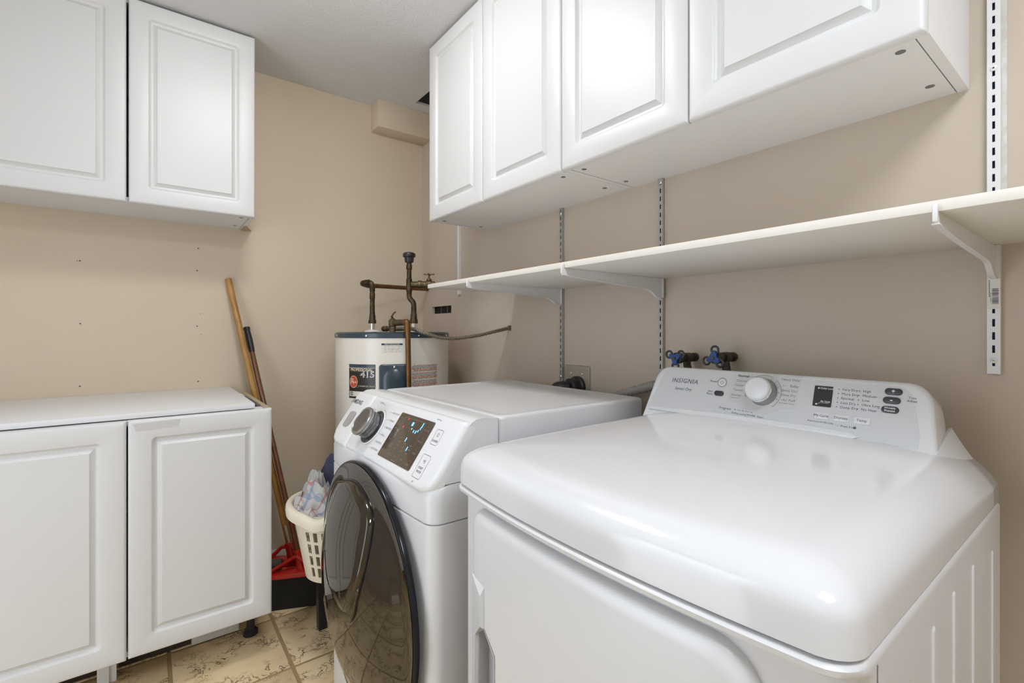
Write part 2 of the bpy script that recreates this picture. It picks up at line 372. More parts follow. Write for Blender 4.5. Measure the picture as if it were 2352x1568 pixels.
# ------------------------------------------------------------------ panelled cabinets
def door_bm(F, w, h, t=.019):
    bm = B(); prof = [(0, 0, .001), (0, t-.0085, .001), (.0012, t-.0042, .001), (.0038, t-.0012, .0015), (.0080, t, .003), (.058, t, .013), (.0595, t-.0006, .0125), (.062, t-.0042, .011), (.065, t-.0084, .009), (.069, t-.0102, .007),
                 (.0735, t-.0102, .002), (.0745, t-.0094, .0012), (.086, t-.0030, .0012), (.0868, t-.0014, .001), (.0885, t-.0014, .001)]
    loops(bm, [[F(u, v, n) for u, v in rrect(i, w-i, i, h-i, r, 4)] for i, n, r in prof]); return bm
def wall_cabinet(label, gap, F, W, H, D):
    """F: u along the front, v up, n out of the wall, n=0 at the wall; doors end at n=D"""
    o = F(W/2, 0, D/2); r = thing('wall_cabinet', label, 'cabinet', o, 'white wall cabinets with panelled doors')
    d1 = D-.019-.0015; T = .017
    for a in (0, W-T):
        bm = B(); plate(bm, F, [(a, .0), (a+T, .0), (a+T, H), (a, H)], 0, d1); obj('side_panel', bm, 'cabin', r, smooth=0)
    g = .0022
    bm = B(); plate(bm, F, [(T+g, .001), (W-T-g, .001), (W-T-g, .001+T), (T+g, .001+T)], 0, d1); bp = obj('bottom_panel', bm, 'cabin', r, smooth=0)
    bm = B(); plate(bm, F, [(T+g, H-T), (W-T-g, H-T), (W-T-g, H), (T+g, H)], 0, d1); obj('top_panel', bm, 'cabin', r, smooth=0)
    bm = B(); plate(bm, F, [(T+g, T+.002), (W-T-g, T+.002), (W-T-g, H-T-.001), (T+g, H-T-.001)], .002, .010); obj('back_panel', bm, 'cabin', r, smooth=0)
    for u in (.045, W-.045):
        for n in (.075, .268):
            bm = B(); p = F(u, .001, n); lathe(bm, [(.0075, 0), (.0075, .0008), (.0055, .0008), (.0050, .0004)], p, (0, 0, -1), 20); obj('cam_fitting', bm, 'cam', bp)
    dw = W/2-.0012-gap/2
    for k in range(2):
        G = lambda u, v, n, k=k: F(.0010+k*(W/2+gap/2-.0003)+u, v-.003, D-.019+n)
        obj('door', door_bm(G, dw, H+.001), 'cab', r, smooth=38)
    return r
ZB, HB, DB = 1.6638, .7645, .322
FB = lambda x0: frame((x0, BY, ZB), (1, 0, 0), (0, 0, 1))
FRc = lambda y0: frame((WX, y0, ZB), (0, -1, 0), (0, 0, 1))
c1 = wall_cabinet('white two-door wall cabinet on the back wall with a dark gap between its doors', .0060, FB(.3636-.850), .850, HB, DB)
c2 = wall_cabinet('farther white wall cabinet on the right wall, its end next to the ceiling hole', .0022, FRc(1.906), .8485, HB, DB)
c3 = wall_cabinet('nearer white wall cabinet on the right wall above the dryer, end panel in view', .0022, FRc(1.0565), .8485, HB, DB)

# base cabinet
bc = thing('base_cabinet', 'white two-door base cabinet standing on black feet below the left wall cabinet', 'cabinet', (-.06, 2.2, 0))
FBc = frame((-.487, 2.49, .153), (1, 0, 0), (0, 0, 1)); W_, H_ = .8455, .746; D_ = 2.49-1.911
for a, nm in ((0, 'side_panel'), (W_-.0175, 'side_panel')):
    bm = B(); plate(bm, FBc, [(a, 0), (a+.0175, 0), (a+.0175, H_-.002), (a, H_-.002)], 0, D_-.021)
    sp = obj(nm, bm, 'cabin', bc, smooth=0)
    bm = B(); plate(bm, FBc, [(a+.0003, H_-.002), (a+.0172, H_-.002), (a+.0172, H_-.0005), (a+.0003, H_-.0005)], 0, D_-.021); obj('raw_top_edge', bm, 'raw', sp, smooth=0, label='bare tan particle board edge')
bm = B(); plate(bm, FBc, [(.019, 0), (W_-.019, 0), (W_-.019, .017), (.019, .017)], 0, D_-.021); obj('bottom_panel', bm, 'cabin', bc, smooth=0)
bm = B(); plate(bm, FBc, [(.019, .02), (W_-.019, .02), (W_-.019, H_-.02), (.019, H_-.02)], .002, .008); obj('back_panel', bm, 'cabin', bc, smooth=0)
bm = B(); plate(bm, FBc, [(.019, H_-.020), (W_-.019, H_-.020), (W_-.019, H_-.004), (.019, H_-.004)], D_-.10, D_-.022); obj('top_rail', bm, 'cabin', bc, smooth=0)
bm = B(); plate(bm, FBc, [(.019, H_-.020), (W_-.019, H_-.020), (W_-.019, H_-.004), (.019, H_-.004)], .01, .10); obj('top_rail', bm, 'cabin', bc, smooth=0)
for k in range(2):
    G = lambda u, v, n, k=k: FBc(.0005+k*.4365+u, v+(.0 if k else -.002), D_-.019+n+(0 if k else .001))
    d = obj('door', door_bm(G, .409 if k else .4325, H_), 'cab', bc, smooth=38)
    if k:
        bm = B(); F_ = frame((0, 1.911, 0), (1, 0, 0), (0, 0, 1)); plate(bm, F_, [(-.030, .8635), (.079, .868), (.087, .8905), (-.037, .8875)], 0.0001, .0005)
        obj('masking_tape', bm, 'tape', d, smooth=0, label='strip of pale tape on the top edge')
def foot(x, y):
    bm = B(); lathe(bm, [(.026, 0), (.026, .014), (.020, .020), (.015, .022), (.015, .10), (.024, .105), (.024, .1535)], (x, y, 0), (0, 0, 1), 20); obj('leg', bm, 'black', bc)
for x in (.318, -.43):
    for y in (2.10, 2.43): foot(x, y)
bm = B(); box(bm, -.135, -.085, 2.095, 2.11, 0, .153); box(bm, -.118, -.104, 2.088, 2.0955, 0, .15); obj('centre_post', bm, 'cabin', bc, smooth=0, label='pale board post under the gap of the doors')
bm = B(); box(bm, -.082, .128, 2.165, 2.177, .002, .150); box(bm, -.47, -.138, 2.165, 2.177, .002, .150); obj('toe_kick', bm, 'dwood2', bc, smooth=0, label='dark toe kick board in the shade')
bm = B(); box(bm, .13, .285, 2.150, 2.162, .002, .10, .001); obj('kick_board', bm, 'labw', bc, smooth=0, label='short pale board standing in the shade under the doors')
tag(obj('loose_board', box(B(), -.60, .309, 1.948, 2.603, .8990, .9165, .0012), 'cabin', smooth=30), 'white melamine board lying flat on top of the base cabinet', 'board')
bm = B(); plate(bm, frame((.352, 2.52, 1.6595), (1, 0, 0), (0, 1, 0)), [(0, .0), (.012, -.02), (.045, .082), (.0, .084)], 0, .0035)
tag(obj('wood_shim', bm, 'raw', smooth=0), 'small thin wood shim sticking out under the right corner of the left wall cabinet', 'shim')

# ------------------------------------------------------------------ shelf on slotted standards
SH = tag(obj('shelf_board', box(B(), .872, WX-.001, -.75, 1.692, 1.3455, 1.3615, .0012), 'shelf', smooth=30), 'long cream shelf board running along the right wall under the cabinets', 'shelf')
def standard(y, z0, z1, m, w, label, pitch=.0254, slot_z=0.0, lone=None):
    r = thing('shelf_standard', label, 'shelf rail', (WX, y, z0), 'slotted shelf standards on the right wall')
    bm = B(); dp = .013; F = frame((WX, y, 0), (0, -1, 0), (0, 0, 1)); h = w/2; s = .0020
    zs = []; z = z0+.012+slot_z
    while z+.016 < z1-.006: zs.append(z); z += pitch
    holed_slab(bm, F, -h, h, z0, z1, dp-.0014, dp, [(-s, s, a, a+.0145) for a in zs])
    for a, b in ((-h, -h+.0014), (h-.0014, h)):
        plate(bm, F, [(a, z0), (b, z0), (b, z1), (a, z1)], 0, dp-.0014)
    obj('rail', bm, m, r, smooth=0)
    bm = B(); quad(bm, F, -h+.0014, h-.0014, z0, z1, .001); obj('slot_backing', bm, 'dark' if m == 'galv' else ('bluet' if w > .018 else 'charc'), r, smooth=0, recalc=False)  # black backing paints in the shade inside the grey standards' slots
    for zz in (lone or [z0+.02]):
        bm = B(); lathe(bm, [(.0055, 0), (.0055, .001), (.004, .0022), (.0015, .0026), (.0015, .0012)], F(0, zz, dp), (-1, 0, 0), 16, True, False); obj('screw', bm, 'wpow' if m == 'wpow' else 'chrome', r)
    return r
s1 = standard(2.172, 1.371, 1.80, 'wpow', .016, 'white narrow shelf standard nearest the back corner, beyond the end of the shelf', slot_z=5)
s2 = standard(1.387, .92, 1.80, 'galv', .017, 'grey slotted shelf standard behind the washing machine', lone=[1.643, 1.0])
s3 = standard(.925, .92, 1.80, 'galv', .017, 'grey slotted shelf standard behind the dryer beside the blue valves', lone=[1.652, 1.0])
s4 = standard(.1715, 1.097, 2.40, 'wpow', .0185, 'white slotted shelf standard at the right edge, with a barcode sticker below the shelf', slot_z=.003, lone=[1.123, 1.686])
F4 = frame((WX, .1715, 0), (0, -1, 0), (0, 0, 1)); bm = B()
quad(bm, F4, -.0088, .0088, 1.222, 1.283, .0132); st = obj('barcode_sticker', bm, 'labw', s4, smooth=0, recalc=False); bm = B()
z = 1.232
for k in range(14):
    a = random.choice((.0007, .0012, .0018)); quad(bm, F4, -.002, .0068, z, z+a, .0134); z += a+random.choice((.0006, .0011))
for k in range(9): quad(bm, F4, -.0066, -.0052, 1.246+k*.0036, 1.2485+k*.0036, .0134)
text(bm, '0 63467 44120', F4, -.0037, 1.244, .0032, n=.0134, ang=PI/2); obj('barcode', bm, 'ink', st, smooth=0, recalc=False)
bm = B(); F_ = frame((WX, .1715, 0), (0, -1, 0), (0, 0, 1)); quad(bm, F_, -.0118, -.0093, 1.362, 2.4, .0005); quad(bm, F_, .0093, .0165, 1.362, 2.4, .0005)
obj('bare_stripe', bm, 'bare', WR, smooth=0, recalc=False)
bm = B()
for yy in (1.387, .925): F_ = frame((WX, yy, 0), (0, -1, 0), (0, 0, 1)); quad(bm, F_, .0086, .0125, 1.362, 1.8, .0005)
obj('bare_stripe', bm, 'bare', WR, smooth=0, recalc=False)
def bracket(y, label):
    r = thing('shelf_bracket', label, 'bracket', (WX-.013, y, 1.3), 'white brackets under the shelf')
    F = frame((0, y+.0016, 0), (1, 0, 0), (0, 0, 1)); zt = 1.3452
    low = spline([Vector((.866, 1.3285, 0)), Vector((.95, 1.3225, 0)), Vector((1.05, 1.3175, 0)), Vector((1.15, 1.3130, 0)), Vector((1.205, 1.3105, 0)), Vector((1.232, 1.3065, 0)), Vector((1.250, 1.298, 0)), Vector((1.268, 1.287, 0)), Vector((1.2965, 1.281, 0))], 4)
    top = [(1.2965, zt), (.8715, zt), (.8715, 1.3545), (.8675, 1.3555), (.8640, 1.350), (.8620, 1.340), (.8625, 1.333)]
    poly = [(p.x, p.y) for p in low]+top
    bm = B(); plate(bm, F, poly, 0, .0032); obj('arm', bm, 'wpow', r, smooth=30)
    bm = B()
    lo_ = [(p.x, p.y) for p in low]
    for (a, b), (c, d) in zip(lo_, lo_[1:]):
        t = B(); loops(t, [[Vector((a, y-.0045, b)), Vector((a, y+.0045, b)), Vector((a, y+.0045, b-.0018)), Vector((a, y-.0045, b-.0018))], [Vector((c, y-.0045, d)), Vector((c, y+.0045, d)), Vector((c, y+.0045, d-.0018)), Vector((c, y-.0045, d-.0018))]]); merge(bm, t)
    box(bm, .8612, .8655, y-.003, y+.003, 1.330, 1.352, .0014); obj('flange', bm, 'wpow', r, smooth=30)
    bm = B(); box(bm, 1.2942, 1.2968, y-.0078, y+.0078, 1.284, 1.345, .0008); obj('mounting_plate', bm, 'wpow', r)
    return r
bracket(1.387, 'white shelf bracket behind the washing machine, farthest along the shelf')
bracket(.9195, 'white shelf bracket over the left end of the dryer, middle one under the shelf')
bracket(.1715, 'white shelf bracket at the right edge of the view over the barcode sticker')

# ------------------------------------------------------------------ water heater
HC = Vector((.931, 2.157, 0)); HR = .26
def Fh(r=HR): return lambda u, v, n=0: HC+Vector((math.cos(u/HR)*(r+n), math.sin(u/HR)*(r+n), v))
FH = Fh(); A = lambda deg: math.radians(deg)*HR
wh = thing('water_heater', 'cream cylindrical water heater with slate blue lid in the back corner', 'water heater', (HC.x, HC.y, 0))
obj('tank', lathe(B(), [(HR-.012, .03), (HR, .04), (HR, 1.149)], HC, (0, 0, 1), 72), 'tank', wh, smooth=25)
obj('base_ring', lathe(B(), [(HR-.02, 0), (HR-.02, .0305)], HC, (0, 0, 1), 48), 'cap', wh)
obj('lid', lathe(B(), [(HR+.003, 1.1495), (HR+.004, 1.151), (HR+.003, 1.168), (HR-.002, 1.1725), (HR-.010, 1.1745), (.02, 1.1755)], HC, (0, 0, 1), 72), 'cap', wh, smooth=25)
for d in (179.5, -138.4, -89.5, -48.6, 60, 120):
    a = math.radians(d); p = HC+Vector((math.cos(a)*(HR+.0035), math.sin(a)*(HR+.0035), 1.159)); bm = B(); lathe(bm, [(.005, 0), (.0045, .002), (.002, .003)], p, (math.cos(a), math.sin(a), 0), 10); obj('screw', bm, 'chrome', wh)
def patch(bm, a0, a1, z0, z1, n, F=FH, seg=16, mi=0):
    R_ = [[bm.verts.new(F(a0+(a1-a0)*i/seg, z, n)) for i in range(seg+1)] for z in (z0, z1)]
    for i in range(seg): f = bm.faces.new((R_[0][i], R_[0][i+1], R_[1][i+1], R_[1][i])); f.material_index = mi
# black product label
a0, a1 = A(-158.5), A(-129.7); bm = B(); patch(bm, a0, a1, .892, 1.0375, .0004, mi=0); patch(bm, a0+.002, a1-.002, 1.0235, 1.036, .0008, mi=1); patch(bm, a0, a1, 1.0215, 1.0228, .0008, mi=2); patch(bm, a0+.004, a1-.004, .9, .922, .0008, mi=2)
lb = obj('product_label', bm, ['lab', 'cap', 'labw'], wh, smooth=60, recalc=False, label='black label with white and red print')
am = (a0+a1)/2; bm = B()
text(bm, 'PROFESSIONAL', FH, am, 1.0135, .0175, n=.001, sx=.92, mi=0, offset=.0004)
text(bm, '415', FH, a1-.004, .9935, .036, 'RIGHT', n=.001, sx=1.2, mi=1, offset=.0012); text(bm, '415', FH, a1-.0055, .9935, .036, 'RIGHT', n=.0014, sx=1.2, mi=3, offset=-.0007)
text(bm, 'COMMERCIAL GRADE', FH, a1-.003, .9445, .0078, 'RIGHT', n=.001, sx=1.0, mi=0); quad(bm, FH, a0+.045, a1-.012, .9385, .9395, .001, 0)
for z in (.930, .927): quad(bm, FH, a0+.004, a1-.006, z, z+.0011, .001, 2)
for k in range(5): quad(bm, FH, a0+.008, a0+.022+.004*(k % 2), .9035+k*.0036, .9055+k*.0036, .0012, 3)
quad(bm, FH, a0+.030, a1-.012, .905, .9065, .0012, 3)
obj('label_print', bm, ['labc', 'wink', 'inkl', 'lab'], lb, smooth=0, recalc=False)
bm = B(); ec = (a0+.0265, .9625)
disc(bm, FH, *ec, .0215, .0012, 32, 1, 1.22); disc(bm, FH, *ec, .0198, .0014, 32, 0, 1.22)
text(bm, 'R', FH, ec[0]-.008, ec[1]+.001, .034, n=.0016, mi=1, shear=.15); text(bm, 'heem', FH, ec[0]+.006, ec[1]-.001, .0115, n=.0016, mi=1, sx=.85, offset=.0003)
obj('label_emblem', bm, ['redi', 'labc'], lb, smooth=0, recalc=False, label='red oval emblem with cream script')
# element cover
a0, a1 = A(-126.3), A(-98.7); bm = B()
F2 = Fh(HR)
def cpoly(i): return rrect(a0+i, a1-i, .60+i, 1.0385-i, .014, 5)
loops(bm, [[F2(u, v, n) for u, v in cpoly(i)] for i, n in ((0, .0003), (0, .006), (.002, .009), (.006, .010))]); cv = obj('element_cover', bm, 'cap', wh, smooth=40, label='slate blue plastic access cover')
bm = B(); ac = (a0+a1)/2
arch = [(ac+.044*math.cos(t), .975+.044*math.sin(t)) for t in [PI*k/14 for k in range(15)]]; arch2 = [(ac+.028*math.cos(t), .975+.028*math.sin(t)) for t in [PI*k/14 for k in range(15)]]
arch = [(ac+.044, .70)]+arch+[(ac-.044, .70)]; arch2 = [(ac+.028, .70)]+arch2+[(ac-.028, .70)]
loops(bm, [[F2(u, v, .0098) for u, v in arch], [F2(u, v, .0108) for u, v in arch], [F2(u, v, .0168) for u, v in arch2]]); obj('cover_bulge', bm, 'cap', cv, smooth=40)
bm = B(); lathe(bm, [(.005, 0), (.005, .002), (.002, .004)], F2(ac, 1.026, .0098), tuple((F2(ac, 1, 1)-F2(ac, 1, 0))), 12); obj('screw', bm, 'chrome', cv)
# energy sticker, warning sticker
a0, a1 = A(-124.3), A(-104.8); bm = B(); patch(bm, a0, a1, 1.086, 1.128, .0004); sk = obj('rating_sticker', bm, 'labw', wh, smooth=60, recalc=False)
bm = B(); patch(bm, a0, a1, 1.119, 1.1265, .0008, mi=0)
text(bm, 'SAFETY INSTRUCTIONS', FH, (a0+a1)/2, 1.1228, .0068, n=.0012, mi=1, sx=.85)
for k, (z, c) in enumerate(((1.112, 2), (1.103, 2), (1.0985, 2), (1.091, 3))):
    u = a0+.012
    while u < a1-.012: l = random.uniform(.004, .012); quad(bm, FH, u, min(u+l, a1-.008), z, z+.0012, .0008, c); u += l+random.uniform(.002, .01)
obj('sticker_print', bm, ['cap', 'wink', 'inkl', 'ored'], sk, smooth=0, recalc=False)
a0, a1 = A(-96), A(-66.5); bm = B(); patch(bm, a0, a1, .88, 1.035, .0004); sk = obj('warning_sticker', bm, 'tank', wh, smooth=60, recalc=False)
bm = B(); z = 1.031; row = 0
while z > .882:
    u = a0+(.0 if row % 5 else .008); c = 1 if row % 7 in (0, 4, 5, 9) else 0; hh = .0032 if row % 7 in (4, 5) else .0025
    while u < a1-.006: l = random.uniform(.006, .026); quad(bm, FH, u, min(u+l, a1), z-hh, z, .0008, c); u += l+random.uniform(.0012, .003)
    z -= hh+.0015+(.003 if row % 7 == 6 else 0); row += 1
obj('sticker_print', bm, ['inkl', 'ored'], sk, smooth=0, recalc=False)
# pipe nipples belong to the tank
PL, PR = Vector((.851, 2.218, 0)), Vector((1.008, 2.098, 0))
for P in (PL, PR):
    n = obj('nipple', lathe(B(), [(.0125, 1.174), (.0125, 1.2145)], P, (0, 0, 1), 18), 'chrome', wh)
    obj('nipple_collar', lathe(B(), [(.036, 1.1755), (.033, 1.181), (.014, 1.185), (.0127, 1.186)], P, (0, 0, 1), 22), 'labw', n)

# hot water pipe: up from the left nipple, bends back, runs to the right wall
hp = thing('hot_water_pipe', 'copper pipe rising from the left of the heater and turning to the right wall', 'pipe', (PL.x, PL.y, 1.2145))
bm = B(); lathe(bm, [(.0185, 1.2147), (.0185, 1.226), (.0150, 1.236), (.0150, 1.250), (.0135, 1.255), (.0120, 1.270), (.0120, 1.30)], PL, (0, 0, 1), 18); obj('union_fitting', bm, 'tarn', hp)
p = PL.copy()
path = arc_path([(p.x, p.y, 1.3005), (p.x, p.y, 1.412), (p.x-.035, p.y+.047, 1.408), (p.x+.02, p.y+.095, 1.404), (WX-.001, 2.540, 1.424)], .022, 7)
iv = [i for i, q in enumerate(path) if q.z > 1.38][0]
obj('riser', tube(B(), path[:2+7], .0113, 14), 'tarn', hp)
obj('elbow', tube(B(), path[7:24], .0142, 14), 'tarn', hp)
obj('crossing_pipe', tube(B(), path[22:], .0111, 14), 'copper', hp)
bm = B()
for z in (1.345, 1.383): lathe(bm, [(.0113, z-.014), (.0130, z-.013), (.0130, z+.013), (.0113, z+.014)], PL, (0, 0, 1), 16)
obj('coupling', bm, 'tarn', hp)
# cold water pipe with vacuum breaker and stop valve
cp_ = thing('cold_water_pipe', 'tarnished copper pipe above the right of the heater with a black cap on top', 'pipe', (PR.x, PR.y, 1.2145))
bm = B(); lathe(bm, [(.0195, 1.2147), (.0195, 1.228), (.0155, 1.240), (.0150, 1.256), (.0125, 1.266), (.0125, 1.29)], PR, (0, 0, 1), 18); obj('union_fitting', bm, 'tarn', cp_)
q = PR+Vector((-.0175, .0130, 0))
obj('offset_bend', tube(B(), arc_path([(PR.x, PR.y, 1.2905), (PR.x, PR.y, 1.315), (q.x, q.y, 1.335), (q.x, q.y, 1.365)], .018, 6), .0125, 14), 'tarn', cp_)
bm = B(); lathe(bm, [(.0125, 1.3655), (.0140, 1.367), (.0140, 1.425), (.0115, 1.428), (.0110, 1.470), (.0140, 1.474), (.0140, 1.492), (.0115, 1.496), (.0115, 1.505)], q, (0, 0, 1), 18); obj('tee', bm, 'tarn', cp_)
obj('vacuum_breaker', lathe(B(), [(.0195, 1.5052), (.021, 1.512), (.0225, 1.529), (.0285, 1.531), (.030, 1.535), (.030, 1.543), (.027, 1.549), (.018, 1.553), (0, 1.554)], q, (0, 0, 1), 28, True, False), 'black', cp_, label='black mushroom cap')
dv = Vector((.80, -.60, 0)).normalized(); v0 = q+dv*.012+Vector((0, 0, 1.400))
obj('valve_body', tube(B(), [v0, v0+dv*.03, v0+dv*.031, v0+dv*.046, v0+dv*.047, v0+dv*.07, v0+dv*.072, v0+dv*.094, v0+dv*.095, v0+dv*.11], [.0150, .0150, .0195, .0195, .0160, .0160, .0215, .0215, .016, .016], 14), 'brass', cp_)
hv = v0+dv*.083; bm = B(); cyl(bm, hv+Vector((0, 0, .0195)), hv+Vector((0, 0, .028)), .013, .010, 12); cyl(bm, hv+Vector((0, 0, .028)), hv+Vector((0, 0, .046)), .0045, .0045, 8); obj('valve_stem', bm, 'brass', cp_)
bm = B(); sv = Vector((dv.y, -dv.x, 0))
for dd in (dv, sv): cyl(bm, hv+Vector((0, 0, .049))-dd*.021, hv+Vector((0, 0, .049))+dd*.021, .0032, .0032, 8, .001)
for dd in (dv, -dv, sv, -sv): lathe(bm, [(.0045, .046), (.0045, .052)], hv+dd*.021, (0, 0, 1), 8)
obj('valve_handle', bm, 'brass', cp_, label='small brass cross handle')
# relief valve and discharge pipe
rv = thing('relief_valve', 'relief valve on the heater lid with a brown copper discharge pipe down its front', 'valve', (.831, 1.985, 1.175))
bm = B(); lathe(bm, [(.014, 1.1757), (.014, 1.198), (.017, 1.202), (.017, 1.224), (.012, 1.230), (.005, 1.235)], (.836, 1.945, 0), (0, 0, 1), 18)
cyl(bm, (.836, 1.945, 1.214), (.862, 1.888, 1.2155), .0145, .0125, 16); obj('valve_body', bm, 'brass', rv)
bm = B(); tube(bm, [(.836, 1.945, 1.236), (.829, 1.940, 1.240), (.832, 1.930, 1.252), (.841, 1.925, 1.262)], [.004, .004, .0035, .003], 8); obj('test_lever', bm, 'brass', rv)
obj('discharge_pipe', tube(B(), arc_path([(.860, 1.892, 1.2155), (.8695, 1.872, 1.2165), (.8710, 1.868, 1.15), (.885, 1.866, .30)], .017, 7), .0113, 16), 'copper', rv)
obj('elbow', tube(B(), arc_path([(.8625, 1.8870, 1.2156), (.8695, 1.872, 1.2165), (.8705, 1.870, 1.175)], .017, 8), .0138, 16), 'copper', rv)
# flexible conduit
bm = B(); pts = spline([(.862, 2.025, 1.189), (.878, 1.965, 1.188), (.905, 1.900, 1.188), (.945, 1.856, 1.170), (1.005, 1.830, 1.150), (1.075, 1.805, 1.148), (1.16, 1.778, 1.159), (1.24, 1.756, 1.177), (1.304, 1.741, 1.192)], 34)
obj_fc = thing('flexible_conduit', 'ribbed steel conduit sagging from the heater lid to the right wall', 'conduit', pts[0])
obj('ribbed_hose', tube(bm, pts, [.0074+.0016*(1 if i % 4 < 2 else -1) for i in range(len(pts))], 12), 'flex', obj_fc, smooth=20)
obj('box_connector', tube(B(), [(.848, 2.075, 1.1895), (.854, 2.05, 1.1895), (.8545, 2.049, 1.1895), (.863, 2.02, 1.190)], [.0125, .0125, .010, .010], 12), 'brass', obj_fc)

# ------------------------------------------------------------------ brooms beside the cabinet
br = thing('broom', 'broom with a varnished yellow wooden handle leaning against the back wall', 'broom', (.51, 2.36, 0))
a, b = Vector((.299, 2.5905, 1.424)), Vector((.522, 2.352, .165)); d = (b-a).normalized()
obj('handle', cyl(B(), a, b, .0140, .0140, 20, .002), 'ywood', br)
bm = B(); F_ = frame(a+d*1.20, (d.cross(Vector((.6, .8, 0)))), d); plate(bm, F_, [(.004, -.03), (.0145, -.03), (.0145, .075), (.004, .075)], -.013, -.0142); obj('price_sticker', bm, 'labw', br, smooth=0)
bm = B(); cyl(bm, b-d*.05, b+d*.03, .0195, .021, 20, .002); obj('socket', bm, 'red', br)
dirb = Vector((.90, -.44, 0)).normalized(); nb = Vector((.44, .90, 0)).normalized()
c = Vector((.512, 2.365, 0)); bm = B(); F_ = frame(c, dirb, nb)
plate(bm, F_, rrect(-.11, .085, -.022, .024, .02), .110, .145, .006)
for s in (-1, 1): tube(bm, [F_(s*.08, 0, .142), F_(s*.03, 0, .19), F_(0.004, -.01, .20)], [.010, .008, .012], 8)
obj('head', bm, 'red', br); bm = B(); plate(bm, F_, rrect(-.105, .080, -.020, .022, .018), 0, .110); obj('bristles', bm, 'bri', br)
br2 = thing('broom', 'broom with a dark brown pole and black grip, red head on wide black bristles', 'broom', (.52, 2.2, 0))
a, b = Vector((.374, 2.588, 1.196)), Vector((.532, 2.216, .150)); d = (b-a).normalized()
obj('handle', cyl(B(), a+d*.115, b+d*.01, .0112, .0112, 18), 'dwood', br2)
obj('grip', lathe(B(), [(.0135, 0), (.0155, .002), (.0155, .010), (.0128, .016), (.0150, .06), (.0142, .10), (.0125, .125)], a, d, 18), 'black', br2)
c = Vector((.500, 2.222, 0)); dirb = Vector((.921, -.390, 0)).normalized(); nb = Vector((.390, .921, 0)).normalized(); F_ = frame(c, dirb, nb)
bm = B(); cyl(bm, b-d*.075+Vector((0, 0, 0)), b+d*.025, .0165, .020, 20, .002)
obj('socket', bm, 'red', br2)
bm = B()
plate(bm, F_, rrect(-.15, .142, -.038, .036, .02), .128, .146, .005)
for s in (-.125, .12): tube(bm, [F_(s, -.02, .142), F_(s*.55, -.014, .165), F_(.012, -.004, .205)], [.006, .006, .008], 8)
obj('head', bm, 'red', br2)
bm = B(); ls = []
for z, e in ((.0, .006), (.03, .003), (.09, 0), (.128, -.002)):
    ls.append([F_(u, v, z) for u, v in rrect(-.148-e, .138+e, -.036-e*.6, .034+e*.4, .012, 4)])
loops(bm, ls); obj('bristles', bm, 'bri', br2)
tag(obj('foam_roll', tube(B(), [F_(-.175, .022, .173), F_(-.172, .022, .173), F_(-.05, .020, .1685), F_(-.048, .020, .1685)], [.016, .021, .021, .015], 16), 'roll'), 'dark grey green roll lying on the red broom head beside the base cabinet', 'roll')

# ------------------------------------------------------------------ stool, basket and washing
st = thing('stool', 'black stool with square legs under the laundry basket', 'stool', (.62, 1.86, 0))
for x, y in ((.550, 1.972), (.550, 1.735), (.70, 1.735)):
    bm = B(); loops(bm, [[Vector((x+sx*h+dx, y+sy*h, z)) for sx, sy in ((-1, -1), (1, -1), (1, 1), (-1, 1))] for z, h, dx in ((0, .0155, 0), (.255, .0185, 0))]); obj('leg', bm, 'black', st, smooth=0)
obj('seat', box(B(), .50, .72, 1.70, 2.0, .2555, .278, .006), 'black', st)
BC = Vector((.594, 1.848, 0))
def brim(th, z):       # plan radius of the basket wall at height z
    k = (z-.279)/.26; return (.126+.045*k)*(1+.05*math.cos(2*th))
bm = B(); NA, ROWS = 64, [.279, .30, .335, .345, .38, .39, .425, .435, .470, .482, .53]
ring_ = [[bm.verts.new(BC+Vector((math.cos(2*PI*i/NA)*brim(2*PI*i/NA, z), math.sin(2*PI*i/NA)*brim(2*PI*i/NA, z), z))) for i in range(NA)] for z in ROWS]
for r_ in range(len(ROWS)-1):
    for i in range(NA):
        j = (i+1) % NA; sec = i % 16
        hole = r_ in (1, 3, 5, 7) and sec not in (0, 1, 2, 3, 14, 15) and i % 2 == 0
        if not hole: bm.faces.new((ring_[r_][i], ring_[r_][j], ring_[r_+1][j], ring_[r_+1][i]))
bm.faces.new(ring_[0][::-1]); bmesh.ops.recalc_face_normals(bm, faces=bm.faces[:])
bmesh.ops.solidify(bm, geom=bm.faces[:], thickness=.003)
lbk = thing('laundry_basket', 'cream plastic laundry basket with slotted sides standing on the black stool', 'laundry basket', (BC.x, BC.y, .278))
obj('basket_wall', bm, 'bask', lbk, smooth=30)
bm = B(); ls = []
prof = [(-.003, -.02), (-.003, .004), (.002, .010), (.010, .012), (.018, .008), (.022, 0), (.0225, -.014), (.0215, -.028), (.0190, -.028), (.018, -.012), (.012, -.004), (.003, -.006), (.001, -.02)]
rz = lambda t: .536+.010*math.cos(2*(t-math.radians(150)))-.012*math.exp(-((t-math.radians(222))/.16)**2)
for k in prof: ls.append([BC+Vector((math.cos(t)*(brim(t, .53)+k[0]), math.sin(t)*(brim(t, .53)+k[0]), rz(t)+k[1])) for t in [2*PI*i/72 for i in range(72)]])
loops(bm, ls+[ls[0]], False, False); obj('rim', bm, 'bask', lbk, smooth=50)
